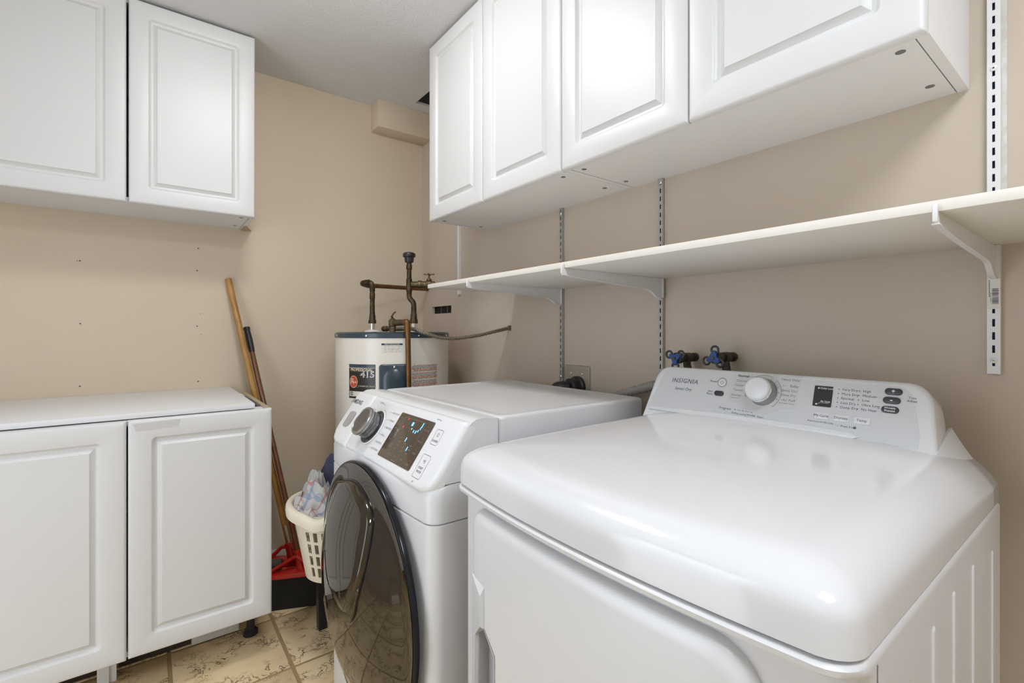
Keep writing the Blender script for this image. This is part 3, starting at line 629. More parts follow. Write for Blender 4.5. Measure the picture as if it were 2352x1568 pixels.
def cloth(name, m, c, rx, ry, h, seed, rot, label, z0, fold=.02, n=46, tilt=(0, 0)):
    bm = B(); uvl = bm.loops.layers.uv.new('UVMap'); R_ = []; ca, sa = math.cos(rot), math.sin(rot)
    for i in range(n+1):
        row = []
        for j in range(n+1):
            u, v = 2*i/n-1, 2*j/n-1; x = u*math.sqrt(1-v*v/2); y = v*math.sqrt(1-u*u/2); r = math.hypot(x, y)
            q = Vector((x*1.7+seed, y*1.7, seed*.3)); f1 = noise.noise(q+Vector((0, 0, noise.noise(q*1.3)*.9))); rid = 1-abs(noise.noise(q*1.6+Vector((3, 1, seed))))*2
            z = z0+h*(1-r*r)**.5 if r < 1 else z0
            z += fold*(f1*1.3+max(rid, -.2)*.9)*(1-.5*r)+x*tilt[0]+y*tilt[1]
            k = 1+.10*noise.noise(Vector((x*2, y*2, seed+5)))
            row.append((bm.verts.new(Vector((c[0]+(x*rx*ca-y*ry*sa)*k, c[1]+(x*rx*sa+y*ry*ca)*k, z))), (u*.5+.08*f1, v*.5+.08*rid)))
        R_.append(row)
    for i in range(n):
        for j in range(n):
            qd = [R_[i][j], R_[i+1][j], R_[i+1][j+1], R_[i][j+1]]; f = bm.faces.new([p[0] for p in qd])
            for l, p in zip(f.loops, qd): l[uvl].uv = p[1]
    return tag(obj(name, bm, m, smooth=80, recalc=False), label, 'clothes', 'washing piled in the basket')
cloth('plaid_shirt', 'plaid', (.512, 1.822), .092, .098, .040, 2.3, .5, 'crumpled white shirt with blue and red plaid stripes at the front of the laundry basket', .528, .050)
cloth('grey_shirt', 'stone', (.520, 1.925), .072, .052, .060, 6.1, .9, 'rumpled grey cloth in the middle of the laundry basket', .548, .040)
cloth('navy_garment', 'navy', (.602, 1.945), .070, .058, .105, 9.4, .2, 'dark navy garment on top of the wash pile against the washing machine', .565, .028)

# ------------------------------------------------------------------ washing machine
wm = thing('washing_machine', 'white front-loading washing machine with a dark smoked glass door', 'washing machine', (.84, 1.257, 0))
WY0, WY1 = .914, 1.602
def wplan(i, x0, x1=1.20, r=.030, bow=0):
    P = rrect(x0+i, x1-i, WY0+i, WY1-i, max(r-i*.5, .004), 6); out = []
    for x, y in P:
        k = max(0, 1-((y-1.258)/.33)**2); out.append((x-bow*k*max(0, 1-(x-x0)/.05) if x < x0+.05 else x, y))
    return out
def wplan_dense(i, x0, x1=1.20, r=.030, bow=.0):
    P = rrect(x0+i, x1-i, WY0+i, WY1-i, max(r-i*.5, .004), 6)
    out = []
    for k, (x, y) in enumerate(P):
        out.append((x, y)); nx, ny = P[(k+1) % len(P)]
        if x < x0+.01+i and nx < x0+.01+i and abs(ny-y) > .3:
            for t in range(1, 12): out.append((x, y+(ny-y)*t/12))
    return [(x-(bow*(1-((y-1.258)/.33)**2) if x < x0+.004+i else 0), y) for x, y in out]
bm = B(); loops(bm, [[Vector((x, y, z)) for x, y in wplan_dense(i, .478, bow=.012)] for z, i in ((.03, .004), (.034, 0), (.7555, 0), (.7585, .003), (.7585, .02))]); obj('cabinet_body', bm, 'appf', wm, smooth=40)
bm = B(); loops(bm, [[Vector((x+(i*1.3 if z > .8 and x < .55 else 0), y, z)) for x, y in wplan_dense(0 if z > .8 else i, .478, bow=.012)] for z, i in ((.7600, .02), (.7600, .003), (.763, 0), (.815, 0), (.829, .003), (.838, .010), (.844, .022))], True, True)
obj('upper_front', bm, 'appf', wm, smooth=40)
for x, y in ((.53, .96), (.53, 1.555), (1.15, .96), (1.15, 1.555)):
    obj('leg', lathe(B(), [(.022, 0), (.022, .012), (.012, .014), (.012, .0302)], (x, y, 0), (0, 0, 1), 16), 'black', wm)
# control housing: sloped fascia
FW = frame((.465, 1.257, .8266), (0, -1, 0), (.112, 0, .1624))
bm = B()
def hp_(ny, b):     # side profile of the housing in x,z with rounding b
    return [(.500, .8455), (.560, .8455), (.655, .8455), (.655, .9770), (.600, .9805), (.585, .9790), (.575, .970)]
hs = .344
prof = [(.655, .8455), (.655, .9755), (.612, .9795), (.594, .9785), (.580, .9720), (.572, .9625), (.532, .9040), (.514, .8570), (.510, .8455)]
ls = []
for y, k in ((1.257-hs+.001, .006), (1.257-hs+.0005, .002), (1.257-hs, 0), (1.257+hs, 0), (1.257+hs-.0005, .002), (1.257+hs-.001, .006)):
    ls.append([Vector((min(x+k*(1 if x < .6 else 0), .655), y, z-(k if z > .96 else 0))) for x, z in prof])
loops(bm, ls); obj('control_housing', bm, 'appd', wm, smooth=40)
# fascia plate: rounded lower corners, split by the drawer seam
def fpoly(u0, u1, rl, rr):
    P = []
    s0, s1 = .004, .186
    def arc(cx, cy, r, a0, a1):
        return [(cx+r*math.cos(math.radians(a0+(a1-a0)*i/8)), cy+r*math.sin(math.radians(a0+(a1-a0)*i/8))) for i in range(9)]
    P += arc(u1-.012, s1-.012, .012, 0, 90); P += arc(u0+.012, s1-.012, .012, 90, 180)
    P += arc(u0+rl, s0+rl+.0, rl, 180, 270); P += arc(u1-rr, s0+rr, rr, 270, 360); return P
def fplate(bm, poly, n0, n1, bev):
    ls = [[FW(u, v, n0) for u, v in poly]]
    m = len(poly); c = (sum(p[0] for p in poly)/m, sum(p[1] for p in poly)/m); hx = max(abs(p[0]-c[0]) for p in poly); hy = max(abs(p[1]-c[1]) for p in poly)
    for k in range(6):
        a = PI/2*k/5; i = bev*(1-math.cos(a)); ls.append([FW(c[0]+(u-c[0])*(1-i/hx), c[1]+(v-c[1])*(1-i/hy), n1-bev+bev*math.sin(a)) for u, v in poly])
    loops(bm, ls)
bm = B(); fplate(bm, fpoly(-.1958, .345, .010, .055), -.030, 0, .014); obj('control_panel', bm, 'appd', wm, smooth=50)
bm = B(); fplate(bm, fpoly(-.345, -.1992, .055, .010), -.030, 0, .012); dr = obj('detergent_drawer', bm, 'appd', wm, smooth=50)
bm = B(); F_ = FW
gp = rrect(-.305, -.262, .058, .112, .010, 4)
loops(bm, [[F_(u, v, .0005) for u, v in gp], [F_(u*.9-.02+(.004), v*.86+.017, .0012) for u, v in gp]], False, True)
obj('drawer_grip', bm, 'inkl' if False else 'hose', dr, smooth=60, label='recessed grey finger grip')
bm = B(); text(bm, 'SAMSUNG', FW, -.303, .146, .0215, n=.0006, sx=.93, offset=.0003); obj('brand_lettering', bm, 'ink', wm, smooth=0, recalc=False)
KU, KS = 1.257-1.342, .092
Fk = lambda r, n: None
kO = FW(KU, KS, 0); kN = FW(KU, KS, 1)-kO
bm = B(); lathe(bm, [(.0535, .0), (.0535, .0016), (.0510, .0030), (.0495, .0016)], kO, kN, 48); di = obj('dial', bm, 'appd', wm, smooth=40)
obj('dial_ring', lathe(B(), [(.0500, .0016), (.0495, .0034), (.0445, .0034), (.0440, .0016)], kO, kN, 48), 'charc', di)
obj('dial_skirt', lathe(B(), [(.0400, .0016), (.0400, .012), (.0380, .0135), (.0380, .0155), (.0395, .017), (.0395, .022), (.0375, .0235), (.0375, .030)], kO, kN, 48), 'steeld', di)
obj('dial_knob', lathe(B(), [(.0390, .0302), (.0420, .0310), (.0430, .0330), (.0430, .0400), (.0415, .0425), (.0370, .0435), (.0360, .0425)], kO, kN, 56, True, False), 'steel', di, label='brushed metal knob')
obj('knob_face', lathe(B(), [(.0360, .0424), (.0330, .0420), (.0320, .0428), (0, .0426)], kO, kN, 48, True, False), 'steeld', di)
bm = B()
for i, (s, u, v) in enumerate((('HEAVY DUTY', -.018, .148), ('TOWELS', -.010, .126), ('PERM PRESS', -.008, .104), ('WOOL', -.010, .082), ('DELICATES', -.016, .060), ('ACTIVE WEAR', -.024, .040))):
    text(bm, s, FW, u, v, .0072, 'LEFT', n=.0006); line(bm, FW, (u-.020+.002*i, v), (u-.003, v), .0006, .0006)
text(bm, 'NORMAL', FW, -.118, .166, .0072, n=.0006); line(bm, FW, (-.103, .165), (-.086, .160), .0006, .0006)
text(bm, 'BEDDING', FW, -.146, .140, .006, n=.0006)
for i in range(40):
    pass
ring(bm, FW, KU, KS, .0565, .0009, -70, 85, .0006, 30)
obj('dial_lettering', bm, 'inkl', wm, smooth=0, recalc=False)
# display
bm = B(); dp_ = rrect(1.257-1.2225, 1.257-1.032, .0315, .1585, .005, 4); plate(bm, FW, dp_, 0.0001, .0014, .0008); ds = obj('display', bm, 'disp', wm, smooth=40, label='bronze tinted glass display')
UL, UR = .0345, .225; du = UR-UL; dsz = .127
P_ = lambda a, b: (UL+a*du, .0315+b*dsz)
bm = B()
for a, b, t in ((.10, .88, 'ALARM'), (.10, .64, 'STEAM'), (.10, .40, 'SOIL'), (.10, .14, 'SC'), (.90, .80, 'DELAY END'), (.90, .56, 'PREWASH'), (.90, .32, 'OPTION'), (.90, .09, 'RINSE+')):
    u, v = P_(a, b); text(bm, t, FW, u, v, .0052, n=.0018); disc(bm, FW, u, v+.010, .0011, .0018, 8)
for a, b, t in ((.36, .50, 'HOT'), (.36, .42, 'WARM'), (.36, .34, 'COOL'), (.36, .26, 'COLD'), (.54, .50, 'HI'), (.54, .42, 'HIGH'), (.54, .34, 'MED'), (.54, .26, 'LOW'), (.70, .42, 'HEAVY'), (.70, .34, 'NORM'), (.70, .26, 'LIGHT'),
                (.34, .90, 'D'), (.36, .80, 'A B'), (.36, .72, 'C'), (.46, .72, 'H'), (.52, .71, 'M')):
    u, v = P_(a, b); text(bm, t, FW, u, v, .0046, 'LEFT', n=.0018)
for a, t in ((.30, 'TEMP'), (.50, 'SPIN'), (.70, 'SOIL')):
    u, v = P_(a, .12); text(bm, t, FW, u, v, .0058, n=.0018)
for a in (.40, .60): u, v = P_(a, .12); line(bm, FW, (u, v-.006), (u, v+.006), .0012, .0018)
u, v = P_(.5, .035); text(bm, 'SUPER SPEED', FW, u, v, .004, n=.0018)
for a in (.20, .80): line(bm, FW, P_(a, .2), P_(a, .93), .0005, .0018)
line(bm, FW, P_(.20, .93), P_(.8, .93), .0005, .0018)
obj('display_print', bm, 'dink', ds, smooth=0, recalc=False)
bm = B()
for a, b, h in ((.47, .83, .010), (.49, .83, .010)): u, v = P_(a, b); quad(bm, FW, u-.0022, u+.0022, v-h/2, v+h/2, .002)
for a, b, h in ((.745, .87, .012), (.735, .80, .008), (.705, .735, .006), (.66, .70, .008), (.60, .70, .007), (.52, .735, .004)): u, v = P_(a, b); quad(bm, FW, u-.0016, u+.0016, v-h/2, v+h/2, .002)
for a, b in ((.53, .50), (.68, .345)): u, v = P_(a, b); quad(bm, FW, u-.0015, u+.0015, v-.0055, v+.0055, .002)
obj('led', bm, 'bluew', ds, smooth=0, recalc=False, label='glowing blue digits')
bm = B()
for a, b in ((.30, .90), (.27, .72)): disc(bm, FW, *P_(a, b), .0028, .002, 10)
obj('led', bm, 'red_led', ds, smooth=0, recalc=False, label='dim red lights')
bm = B(); bu = 1.257-.985
text(bm, 'POWER', FW, .262, .117, .0075, n=.0006); ring(bm, FW, .262, .133, .0045, .0009, 130, 410, .0006, 20); line(bm, FW, (.262, .133), (.262, .139), .0009, .0006)
def outl(u0, u1, v0, v1):
    P = rrect(u0, u1, v0, v1, .004, 3)
    for p, q in zip(P, P[1:]+P[:1]):
        if (Vector(p)-Vector(q)).length > 1e-5: line(bm, FW, p, q, .0007, .0006)
outl(.247, .278, .108, .146); outl(.247, .284, .026, .082)
text(bm, 'START', FW, .265, .050, .0078, n=.0006); text(bm, 'PAUSE', FW, .265, .041, .0078, n=.0006); text(bm, '>||', FW, .266, .067, .010, n=.0006)
text(bm, 'Hold 3 sec', FW, .233, .168, .0055, n=.0006); text(bm, '3"', FW, .262, .016, .007, n=.0006)
obj('button_print', bm, 'ink', wm, smooth=0, recalc=False)
bm = B(); text(bm, '^ 2', FW, -.318, .030, .008, n=.0006); obj('drawer_print', bm, 'ink', dr, smooth=0, recalc=False)
# top
tp = lambda i, z: [Vector((x, y, z)) for x, y in rrect(.657+i, 1.20-i, WY0+i, WY1-i, .016, 4)]
bm = B(); loops(bm, [tp(.002, .846), tp(0, .848), tp(0, .968), tp(.0015, .9735), tp(.005, .9765), tp(.016, .9775), tp(.024, .9745), tp(.05, .9740)]); obj('top_panel', bm, 'appf', wm, smooth=50)
# door
DC = Vector((0, 1.255, .500)); DR = .328
def dome(y, z): r = math.hypot(y-DC.y, z-DC.z); return .45-.07*(1-min(r/.31, 1)**2.5)
FD = lambda r, a, x: Vector((x, DC.y+r*math.cos(a), DC.z+r*math.sin(a)))
NS = 96
bm = B(); loops(bm, [[FD(r, 2*PI*i/NS, x) for i in range(NS)] for r, x in ((.300, .4625), (.322, .4625), (.328, .459), (.3290, .452), (.3280, .4470), (.3258, .4452), (.3236, .4462), (.310, .4475), (.300, .4480))]); dor = obj('door', bm, 'rim', wm, smooth=40)
bm = B(); ls = []
for k in range(0, 19):
    r = .3225*(1-k/18)+1e-4; ls.append([FD(r, 2*PI*i/NS, min(.45-.07*(1-min(r/.31, 1)**2.5), .4450)) for i in range(NS)])
loops(bm, ls, False, True); obj('door_glass', bm, 'glass', dor, smooth=80)
ap = [(1.375, .758), (1.258, .781), (1.176, .767), (1.123, .738), (1.102, .697), (1.097, .631), (1.112, .566), (1.150, .507), (1.205, .508), (1.272, .530), (1.312, .585), (1.352, .652), (1.408, .716)]
ac = Vector((sum(p[0] for p in ap)/13, sum(p[1] for p in ap)/13, 0))
sm = [p for p in spline([Vector((*p, 0)) for p in ap+ap[:1]], 5)][:-1]
bm = B(); ls = []
for s, h in ((1.0, -.004), (1.0, .006), (.985, .0105), (.955, .0125), (.80, .0130), (.6, .0130), (.4, .0130), (.2, .0130), (.02, .0130)):
    ls.append([Vector((dome(*(ac+(p-ac)*s).xy)-h, *(ac+(p-ac)*s).xy)) for p in sm])
loops(bm, ls, False, True); obj('add_door', bm, 'glass', dor, smooth=50, label='small rounded door raised in the glass')
bm = B(); ls = []
for s, h in ((1.03, -.001), (1.03, .0022), (1.005, .0026), (1.0, -.001)): ls.append([Vector((dome(*(ac+(p-ac)*s).xy)-h, *(ac+(p-ac)*s).xy)) for p in sm])
loops(bm, ls, False, False); obj('add_door_rim', bm, 'rim', dor, smooth=50)
hd = [(1.300, .560), (1.200, .520), (1.140, .512), (1.108, .560), (1.112, .590), (1.118, .520), (1.150, .478), (1.200, .484), (1.262, .510)]
bm = B(); hc = Vector((1.18, .512, 0)); ls = []
hs_ = [p for p in spline([Vector((*p, 0)) for p in hd+hd[:1]], 4)][:-1]
for s_, h in ((1, -.001), (1, .004), (.94, .0065), (.5, .0065)): ls.append([Vector((dome(*(hc+(p-hc)*s_).xy)-h, *(hc+(p-hc)*s_).xy)) for p in hs_])
loops(bm, ls, False, True); obj('add_door_handle', bm, 'glass', dor, smooth=30)

# ------------------------------------------------------------------ dryer
dy = thing('dryer', 'white clothes dryer with a rear control console, filling the right foreground', 'dryer', (.83, .49, 0))
DY0, DY1, DXB = .150, .834, 1.205; DYC = .492
def bow(y): return .4635+.028*((y-DYC)/.342)**2
def dplan(i, push=0, rb=.012, r=.040, back=None):
    """front bowed outline, inset by i (not at the back); runs near->far along the front, then back"""
    y0, y1 = DY0+i, DY1-i; P = []
    rr = max(r-i*.2, .012); xb = (DXB if back is None else back)
    xf = lambda y: bow(y)+i+push
    # near front corner
    def corner(yc, xc, a0, a1): return [(xc+rr*math.cos(math.radians(a0+(a1-a0)*k/7)), yc+rr*math.sin(math.radians(a0+(a1-a0)*k/7))) for k in range(8)]
    P += corner(y0+rr, xf(y0+rr)+rr, 270, 180)
    P += [(xf(y0+rr+(y1-y0-2*rr)*k/22), y0+rr+(y1-y0-2*rr)*k/22) for k in range(1, 22)]
    P += corner(y1-rr, xf(y1-rr)+rr, 180, 90)
    xs = xf(y1-rr)+rr; nS = 12; SQ = [xs+(xb-rb-xs)*q/nS for q in range(1, nS)]
    P += [(q, y1) for q in SQ]+[(xb-rb, y1), (xb, y1-rb), (xb, y0+rb), (xb-rb, y0)]+[(q, y0) for q in SQ[::-1]]
    return P
def dl(z, i, push=0, **k): return [Vector((x, y, z)) for x, y in dplan(i, push, **k)]
bm = B(); loops(bm, [dl(.02, .004, .018), dl(.03, 0, .018), dl(.857, 0, .018), dl(.8635, 0, .006), dl(.868, 0, -.001), dl(.8740, 0, -.002), dl(.8775, .002, 0), dl(.8785, .006), dl(.8785, .03)])
body = obj('cabinet_body', bm, 'appf', dy, smooth=40)
for x, y in ((.55, .2), (.55, .78), (1.14, .2), (1.14, .78)): obj('leg', lathe(B(), [(.022, 0), (.022, .01), (.011, .012), (.011, .0205)], (x, y, 0), (0, 0, 1), 14), 'black', dy)
# lid with broad soft shoulders
bm = B(); ls = [dl(.8805, .03), dl(.8805, .004), dl(.8825, .0005), dl(.905, .001)]
for k in range(0, 11):
    a = PI/2*k/10; ls.append(dl(.914+.043*math.sin(a), .0015+.072*(1-math.cos(a))))
for l in ls[4:]:
    for v in l:
        e = min(v.y-DY0, DY1-v.y); v.z -= .0125*max(0, min(1, (v.x-.80)/.36))*max(0, min(1, 1-e/.062))*max(0, min(1, (v.z-.912)/.012))
ls += [dl(.9605, .12), dl(.9625, .19), dl(.964, .27)]
# the deck rises a little to the rear
for l in ls:
    for v in l:
        if v.z > .93: v.z += (v.z-.93)/.034*.010*max(0, min(1, (v.x-.60)/.5))-(v.z-.93)/.034*.006*max(0, min(1, (.62-v.x)/.16))
loops(bm, ls); obj('lid', bm, 'app', dy, smooth=60)
# side panel ribs
bm = B()
for x, z1 in ((.747, .828), (.850, .836), (.969, .836), (1.120, .815)):
    F_ = frame((x, DY0, 0), (1, 0, 0), (0, 0, 1)); loops(bm, [[F_(u, v, n) for u, v in rrect(-.007+i, .007-i, .10+i, z1-i, .006, 3)] for i, n in ((0, -.001), (.0025, .0016), (.005, .002))], False, True)
obj('side_rib', bm, 'appf', body, smooth=60)
bm = B(); F_ = frame((0, DY0, 0), (1, 0, 0), (0, 0, 1)); quad(bm, F_, .545, .5475, .05, .866, .0004); obj('side_seam', bm, 'inkl', body, smooth=0, recalc=False)
# door
yA, yB, zA, zB = .230, .757, .17, .8545
def door_xs(i):
    r = .055-i*.6; ys = []
    hw0, hw1 = yA+i, yB-i
    n = 9
    ys += [hw0+r*(1-math.cos(PI/2*k/n)) for k in range(n+1)]
    ys += [hw0+r+(hw1-hw0-r-(.036-i*.5))*k/14 for k in range(1, 14)]
    r2 = .036-i*.5
    ys += [hw1-r2+r2*math.sin(PI/2*k/5) for k in range(6)]
    def top(y):
        if y < hw0+r: return zB-i-r+math.sqrt(max(0, r*r-(hw0+r-y)**2))
        if y > hw1-r2: return zB-i-r2+math.sqrt(max(0, r2*r2-(y-hw1+r2)**2))
        return zB-i
    def bot(y):
        if y < hw0+r: return zA+i+r-math.sqrt(max(0, r*r-(hw0+r-y)**2))
        return zA+i
    ys = sorted(ys+[.665, .672, .699, .716])
    return [(y, bot(y), top(y)) for y in ys]
xd = lambda y: bow(y)-.0035
bm = B(); rings = []
for i, dx in ((0, .030), (0, .0150), (.0025, .0085), (.0075, .0040), (.0145, .0010), (.022, 0)):
    q = door_xs(i); rings.append([Vector((xd(y)+dx, y, t)) for y, b_, t in q]+[Vector((xd(y)+dx, y, b_)) for y, b_, t in q[::-1]])
rows = loops(bm, rings, True, False)
# front skin in columns, with the grip pocket left open
ptop = lambda y: .655-(y-.70)*-.0 if y > .699 else .655-(.699-y)*.85
cols = door_xs(.022)
pm = lambda y: ptop(min(max(y, .665), .716))
grid = [[bm.verts.new(Vector((xd(y), y, z))) for z in (b_, .42, pm(y), t_)] for y, b_, t_ in cols]
for q, (g0, g1) in enumerate(zip(grid, grid[1:])):
    for k in range(3):
        if k == 1 and cols[q][0] > .6649 and cols[q+1][0] < .7161: continue
        bm.faces.new((g0[k], g1[k], g1[k+1], g0[k+1]))
pk = [(.665, .42), (.716, .42), (.716, ptop(.716)), (.699, ptop(.699)), (.665, ptop(.665))]
bmesh.ops.remove_doubles(bm, verts=bm.verts[:], dist=.0002)
ddoor = obj('door', bm, 'appf', dy, smooth=35)
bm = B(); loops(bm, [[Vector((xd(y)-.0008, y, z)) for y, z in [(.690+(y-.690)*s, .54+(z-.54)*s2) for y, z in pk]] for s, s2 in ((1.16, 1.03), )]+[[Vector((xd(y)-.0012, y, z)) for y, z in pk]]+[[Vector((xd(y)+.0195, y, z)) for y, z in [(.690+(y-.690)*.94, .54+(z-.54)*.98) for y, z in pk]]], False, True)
obj('grip_pocket', bm, 'grip', ddoor, smooth=25, label='finger pocket coloured grey for its shade')
bm = B(); hx = .466
loops(bm, [[Vector(p) for p in l] for l in (((xd(.746)+.001, .747, .735), (xd(.699)-.0002, .699, .728), (xd(.699)-.0002, .699, .655), (xd(.72)-.0002, .716, .652), (xd(.73), .725, .42), (xd(.745), .746, .42)),
    ((xd(.746)-.0002, .745, .731), (xd(.70)-.0085, .7005, .715), (xd(.70)-.0085, .7005, .662), (xd(.717)-.010, .7165, .640), (xd(.725)-.010, .724, .43), (xd(.742)-.002, .744, .43)))], False, True)
obj('handle', bm, 'appf', ddoor, smooth=25, label='moulded grip along the left edge')
# console
FCN = frame((1.0855, .527, .9655), (0, -1, 0), (.035, 0, .1)); SMAX = .1268
def cons_out(i, h):    # outline in u,s : wide at the base, rounded shoulders
    bl, br_, tl, tr = -.3085+i, .320-i, -.277+i, .296-i; top = SMAX-i; P = []
    r = .024
    P += [(br_, -.042)]
    def q(a, b, c, n=8): return [(a[0]*(1-t)**2+2*b[0]*t*(1-t)+c[0]*t*t, a[1]*(1-t)**2+2*b[1]*t*(1-t)+c[1]*t*t) for t in [k/n for k in range(n+1)]]
    P += q((br_-(br_-tr)*.70, top*.70), (tr, top), (tr-.034, top)); P += q((tl+.034, top), (tl, top), (bl-(bl-tl)*.72, top*.72)); P += [(bl, -.042)]
    return P
def clamp_back(p, xb=1.192): return Vector((min(p.x, xb), p.y, p.z))
bm = B(); ls = []
for i, n in ((0, -.060), (0, -.010), (.0008, -.006), (.003, -.0025), (.007, -.0006), (.010, 0)):
    ls.append([clamp_back(FCN(u, v, n)) for u, v in cons_out(i, 0)])
# the back of the console: widens towards the base and meets the lid's sides
b0 = [Vector((1.180, p.y, p.z-.004 if p.z > 1.0 else p.z)) for p in ls[0]]
b0 = [Vector((1.185, min(max(p.y, DY0+.006), DY1+.012), p.z)) for p in b0]
loops(bm, [b0]+ls[1:]); con = obj('control_console', bm, 'appd', dy, smooth=40)
# flared wing on the near end
bm = B(); ls = []
def lid_z(y):
    c = 1-min(max(y-DY0-.0015, 0)/.072, 1); z = .914+.043*math.sqrt(max(0, 1-c*c))-.0125*max(0, 1-(y-DY0)/.062); return z+(max(0, z-.93)/.034*.0098 if z > .93 else 0)
for q in range(11):
    k = q/10; x = 1.086+.105*k; yo = .212-.056*k**.8; lo_ = lid_z(yo)-.0012; h = max(lo_+.0005, .9655+.034*k**.75)
    ls.append([Vector((x, yo+(.213-yo)*t/10, lo_+(h-lo_)*(t/10)**1.35)) for t in range(11)]+[Vector((x, .218, h-.002)), Vector((x, .218, .93)), Vector((x, yo+.001, .905))])
loops(bm, ls); obj('console_wing', bm, 'appd', con, smooth=60)
bm = B(); plate(bm, FCN, [(.288, .005)]+[(.2885, .03), (.274, .100), (.262, .112), (.250, .1155), (-.246, .1185), (-.256, .113), (-.286, .018), (-.287, .005)], -.001, .0006); fc = obj('console_face', bm, 'cons', con, smooth=0)
bm = B(); pts = [(-.284, .002), (-.1, .0025), (.14, .003), (.19, .005), (.20, .010), (.185, .0165), (.10, .019), (-.10, .017), (-.284, .010)]
plate(bm, FCN, [p for p in pts], .0004, .0030, .002); obj('console_lip', bm, 'appd', con, smooth=50)
U_ = lambda y: .527-y
bm = B(); N1 = .0010
text(bm, 'INSIGNIA', FCN, U_(.720), .0880, .0165, n=N1, shear=.18, spacing=1.12); text(bm, 'Sensor Dry', FCN, U_(.7205), .0670, .0112, n=N1, shear=.18, sx=.92)
obj('brand_lettering', bm, 'ink', con, smooth=0, recalc=False)
bm = B(); pu, ps = U_(.618), .0932
ring(bm, FCN, pu, ps, .0105, .0011, n=.0022); ring(bm, FCN, pu, ps, .0040, .0010, 130, 410, .0022, 18); line(bm, FCN, (pu, ps), (pu, ps+.0055), .0010, .0022); obj('power_mark', bm, 'inkl', con, smooth=0, recalc=False)
bm = B(); plate(bm, FCN, [(pu+.0100*math.cos(t), ps+.0100*math.sin(t)) for t in [2*PI*k/28 for k in range(28)]], .0006, .0018, .0008); obj('power_button', bm, 'appd', con)
def pill(name, y, s, w, h, m, label=None):
    bm = B(); plate(bm, FCN, rrect(U_(y)-w/2, U_(y)+w/2, s-h/2, s+h/2, h/2, 8), .0006, .0032, .0016); return obj(name, bm, m, con, label=label)
pill('start_button', .6215, .0657, .024, .0125, 'charc', 'dark start and pause button')
pill('plus_button', .282, .1050, .0272, .0130, 'charc'); pill('minus_button', .2835, .0880, .0272, .0130, 'charc'); pill('wrinkle_button', .2845, .0700, .0272, .0130, 'charc')
for y in (.3965, .3615, .3265):
    bm = B(); plate(bm, FCN, rrect(U_(y)-.0135, U_(y)+.0135, .0424-.0068, .0424+.0068, .002, 3), .0006, .0018, .0008); obj('option_button', bm, 'appd', con)
bm = B(); plate(bm, FCN, rrect(U_(.4155), U_(.3815), .0615, .1050, .002, 3), .0006, .0014); sc_ = obj('console_screen', bm, 'black', con, smooth=0, label='small black screen')
# silver dial panel
KC, KV = U_(.5195), .0795
bm = B(); P = [(U_(.448), .053), (U_(.4445), .119), (U_(.447), .1205), (U_(.585), .1192), (U_(.589), .1165), (U_(.599), .050), (U_(.596), .0482), (U_(.566), .0485)]
P += [(KC-.047+.094*k/10, .0480-.0215*math.sin(PI*k/10)**1.4) for k in range(0, 11)]
P += [(U_(.452), .0505)]; plate(bm, FCN, P, .0006, .0011); obj('dial_panel', bm, 'silver', con, smooth=0)
kO = FCN(KC, KV, .0011); kN = FCN(KC, KV, 1)-FCN(KC, KV, 0)
bm = B(); lathe(bm, [(.0315, 0), (.0310, .003), (.0285, .006), (.0285, .021)], kO, kN, 48); dk = obj('dial', bm, 'steel', con, smooth=40)
obj('dial_skirt', lathe(B(), [(.0285, .0212), (.0290, .0222), (.0290, .0245), (.0280, .0255)], kO, kN, 48), 'chrome', dk)
obj('dial_knob', lathe(B(), [(.0272, .0256), (.0270, .0300), (.0255, .0335), (.0215, .0350), (0, .0352)], kO, kN, 48, True, False), 'appd', dk, smooth=50)
bm = B(); ring(bm, FCN, KC, KV, .0395, .0010, -52, 50, .0014); ring(bm, FCN, KC, KV, .0395, .0010, 62, 204, .0014)
for a in (65, 45, 25, 3, -22, 200, 160): 
    ca, sa = math.cos(math.radians(a)), math.sin(math.radians(a)); line(bm, FCN, (KC+.033*ca, KV+.033*sa), (KC+.0365*ca, KV+.0365*sa), .0011, .0014)
for s, y, v in (('Delicates', .5835, .1010), ('Casual', .5860, .0905), ('Towels', .5885, .0785), ('Sanitize', .5910, .0660)):
    text(bm, s, FCN, U_(y), v, .0078, 'LEFT', n=.0014, shear=.1); line(bm, FCN, (U_(y)+.031, v), (U_(y)+.041, v), .0006, .0014)
text(bm, '(with steam)', FCN, U_(.592), .0595, .0042, 'LEFT', n=.0014); text(bm, '(No Heat) Timed', FCN, U_(.4515), .0595, .0042, 'RIGHT', n=.0014)
for s, y, v in (('Heavy Duty', .446, .1125), ('Bulky', .4468, .0985), ('Quick Dry', .448, .0880), ('Time Dry', .449, .0775), ('Air Fluff', .450, .0665)):
    text(bm, s, FCN, U_(y), v, .0078, 'RIGHT', n=.0014, shear=.1); line(bm, FCN, (KC+.040, v), (KC+.046, v), .0006, .0014)
line(bm, FCN, (KC-.040, .1130), (KC-.013, .1130), .0008, .0014); line(bm, FCN, (KC-.013, .1130), (KC-.013, .118-.0), .0001, .0014)
obj('dial_lettering', bm, 'inkl', con, smooth=0, recalc=False)
bm = B(); text(bm, 'Normal', FCN, U_(.5815), .1132, .0082, 'LEFT', n=.0014, offset=.0002)
text(bm, 'Power', FCN, U_(.640), .0945, .0075, n=N1, shear=.1); text(bm, 'Start', FCN, U_(.6445), .0690, .0068, n=N1); text(bm, 'Pause', FCN, U_(.6455), .0625, .0068, n=N1)
text(bm, 'Progress', FCN, U_(.6005), .0312, .0085, n=N1, shear=.15)
us = [.5755, .5570, .5370, .5165]
